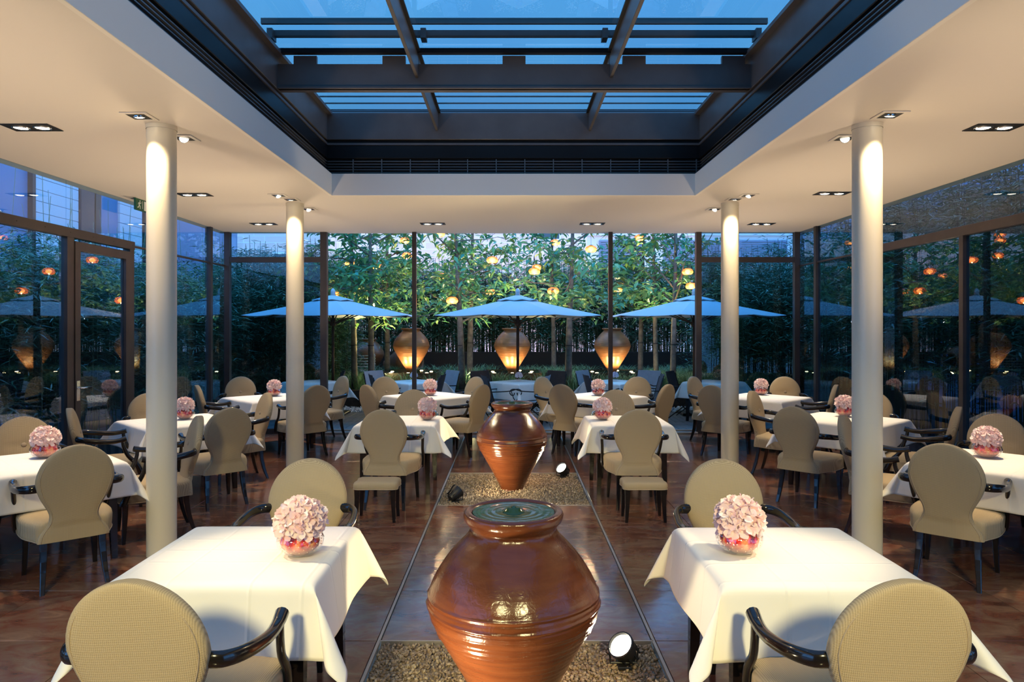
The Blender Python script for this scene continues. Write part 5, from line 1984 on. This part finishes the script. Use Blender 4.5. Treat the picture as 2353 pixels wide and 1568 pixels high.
# ================================================================== BUILDINGS OUTSIDE
def facade(name, label, x0, x1, y, z1, m, wins, depth=1.0, ledge=None):
    b = thing(name, label, 'building', ((x0 + x1) / 2, y, 0))
    w = (x1 - x0) / 2
    MB().box(-w, w, 0, depth, 0, z1).obj('wall', m, b)
    for wx, wz, ww, wh, kind in wins:
        fr = MB()
        cx = wx - (x0 + x1) / 2
        fr_o = box_ring2(fr, cx - ww / 2, cx + ww / 2, wz, wz + wh, 0.07, -0.06, 0.02).obj('window', 'pale_panel' if kind != 'shutter' else 'slate_shutter', b)
        if kind == 'shutter':
            for k in range(int(wh / 0.09)):
                MB().box(cx - ww / 2 + 0.07, cx + ww / 2 - 0.07, -0.05, 0.0, wz + 0.07 + k * 0.09, wz + 0.13 + k * 0.09).obj('slat', 'slate_shutter', fr_o)
        else:
            MB().box(cx - ww / 2 + 0.07, cx + ww / 2 - 0.07, -0.03, 0.0, wz + 0.07, wz + wh - 0.07).obj('pane', 'window_dark', fr_o)
    for z in ledge or ():
        MB().box(-w, w, -0.12, 0.0, z, z + 0.22).obj('ledge', 'pale_render', b)
    return b


def box_ring2(mb, x0, x1, z0, z1, t, y0, y1):
    for a, b, c, d in ((x0, x1, z0, z0 + t), (x0, x1, z1 - t, z1), (x0, x0 + t, z0 + t, z1 - t), (x1 - t, x1, z0 + t, z1 - t)):
        mb.box(a, b, y0, y1, c, d)
    return mb


facade('brick_building', 'pink brick building seen through the leaves beyond the hedge', -14.0, 3.2, 30.0, 9.6, 'pink_brick', [(-5.9, 3.6, 0.8, 1.3, 'w'), (-0.4, 2.6, 1.0, 1.5, 'w'), (-9.5, 3.4, 1.0, 1.5, 'w'), (1.6, 5.4, 1.0, 1.5, 'w')])
facade('shuttered_building', 'grey-blue building with slatted shutters beyond the three trees', 3.2, 15.0, 30.0, 9.6, 'pale_render', [(4.6, 3.9, 1.8, 1.5, 'shutter'), (7.6, 3.9, 2.4, 1.5, 'shutter'), (10.6, 3.9, 2.0, 1.5, 'shutter')], ledge=(3.1, 5.6))

# neighbouring facade seen over the bamboo through the side glazing
nb = thing('panelled_building', 'blue-grey neighbouring facade with pale panels above the bamboo, door side', 'building', (-9.2, 0, 0))
MB().box(-0.8, 0, 6.0, 24.0, 0, 6.5).obj('wall', 'blue_panel', nb)
Y0 = FPX * 9.2 / (1174 - 73)
Y1 = FPX * 9.2 / (1174 - 175)
for a, b in ((Y0, Y1), (Y1 + 1.6, Y1 + 2.6), (Y0 - 4.2, Y0 - 2.9)):
    for k in range(12):
        MB().box(0.0, 0.05, a, b, 2.9 + k * 0.222, 2.9 + k * 0.222 + 0.212, 0.002).obj('panel', 'pale_panel', nb)
for a, b in ((Y0 - 1.3, Y0 - 1.25), (Y0 - 0.12, Y0 - 0.03), (Y1 + 0.02, Y1 + 0.5), (Y1 + 0.55, Y1 + 0.75), (Y1 + 2.7, Y1 + 2.9)):
    MB().box(0.0, 0.10, a, b, 0, 6.4).obj('mullion', 'frame_steel' if b - a < 0.3 else 'window_dark', nb)
nb2 = thing('side_building', 'dim neighbouring wall behind the dark bamboo opposite the door', 'building', (9.6, 0, 0))
MB().box(0, 0.8, 4.0, 24.0, 0, 6.0).obj('wall', 'blue_panel', nb2)
for k in range(4):
    MB().box(-0.06, 0.0, 8 + k * 3.2, 9.2 + k * 3.2, 3.0, 4.6).obj('window', 'window_dark', nb2)
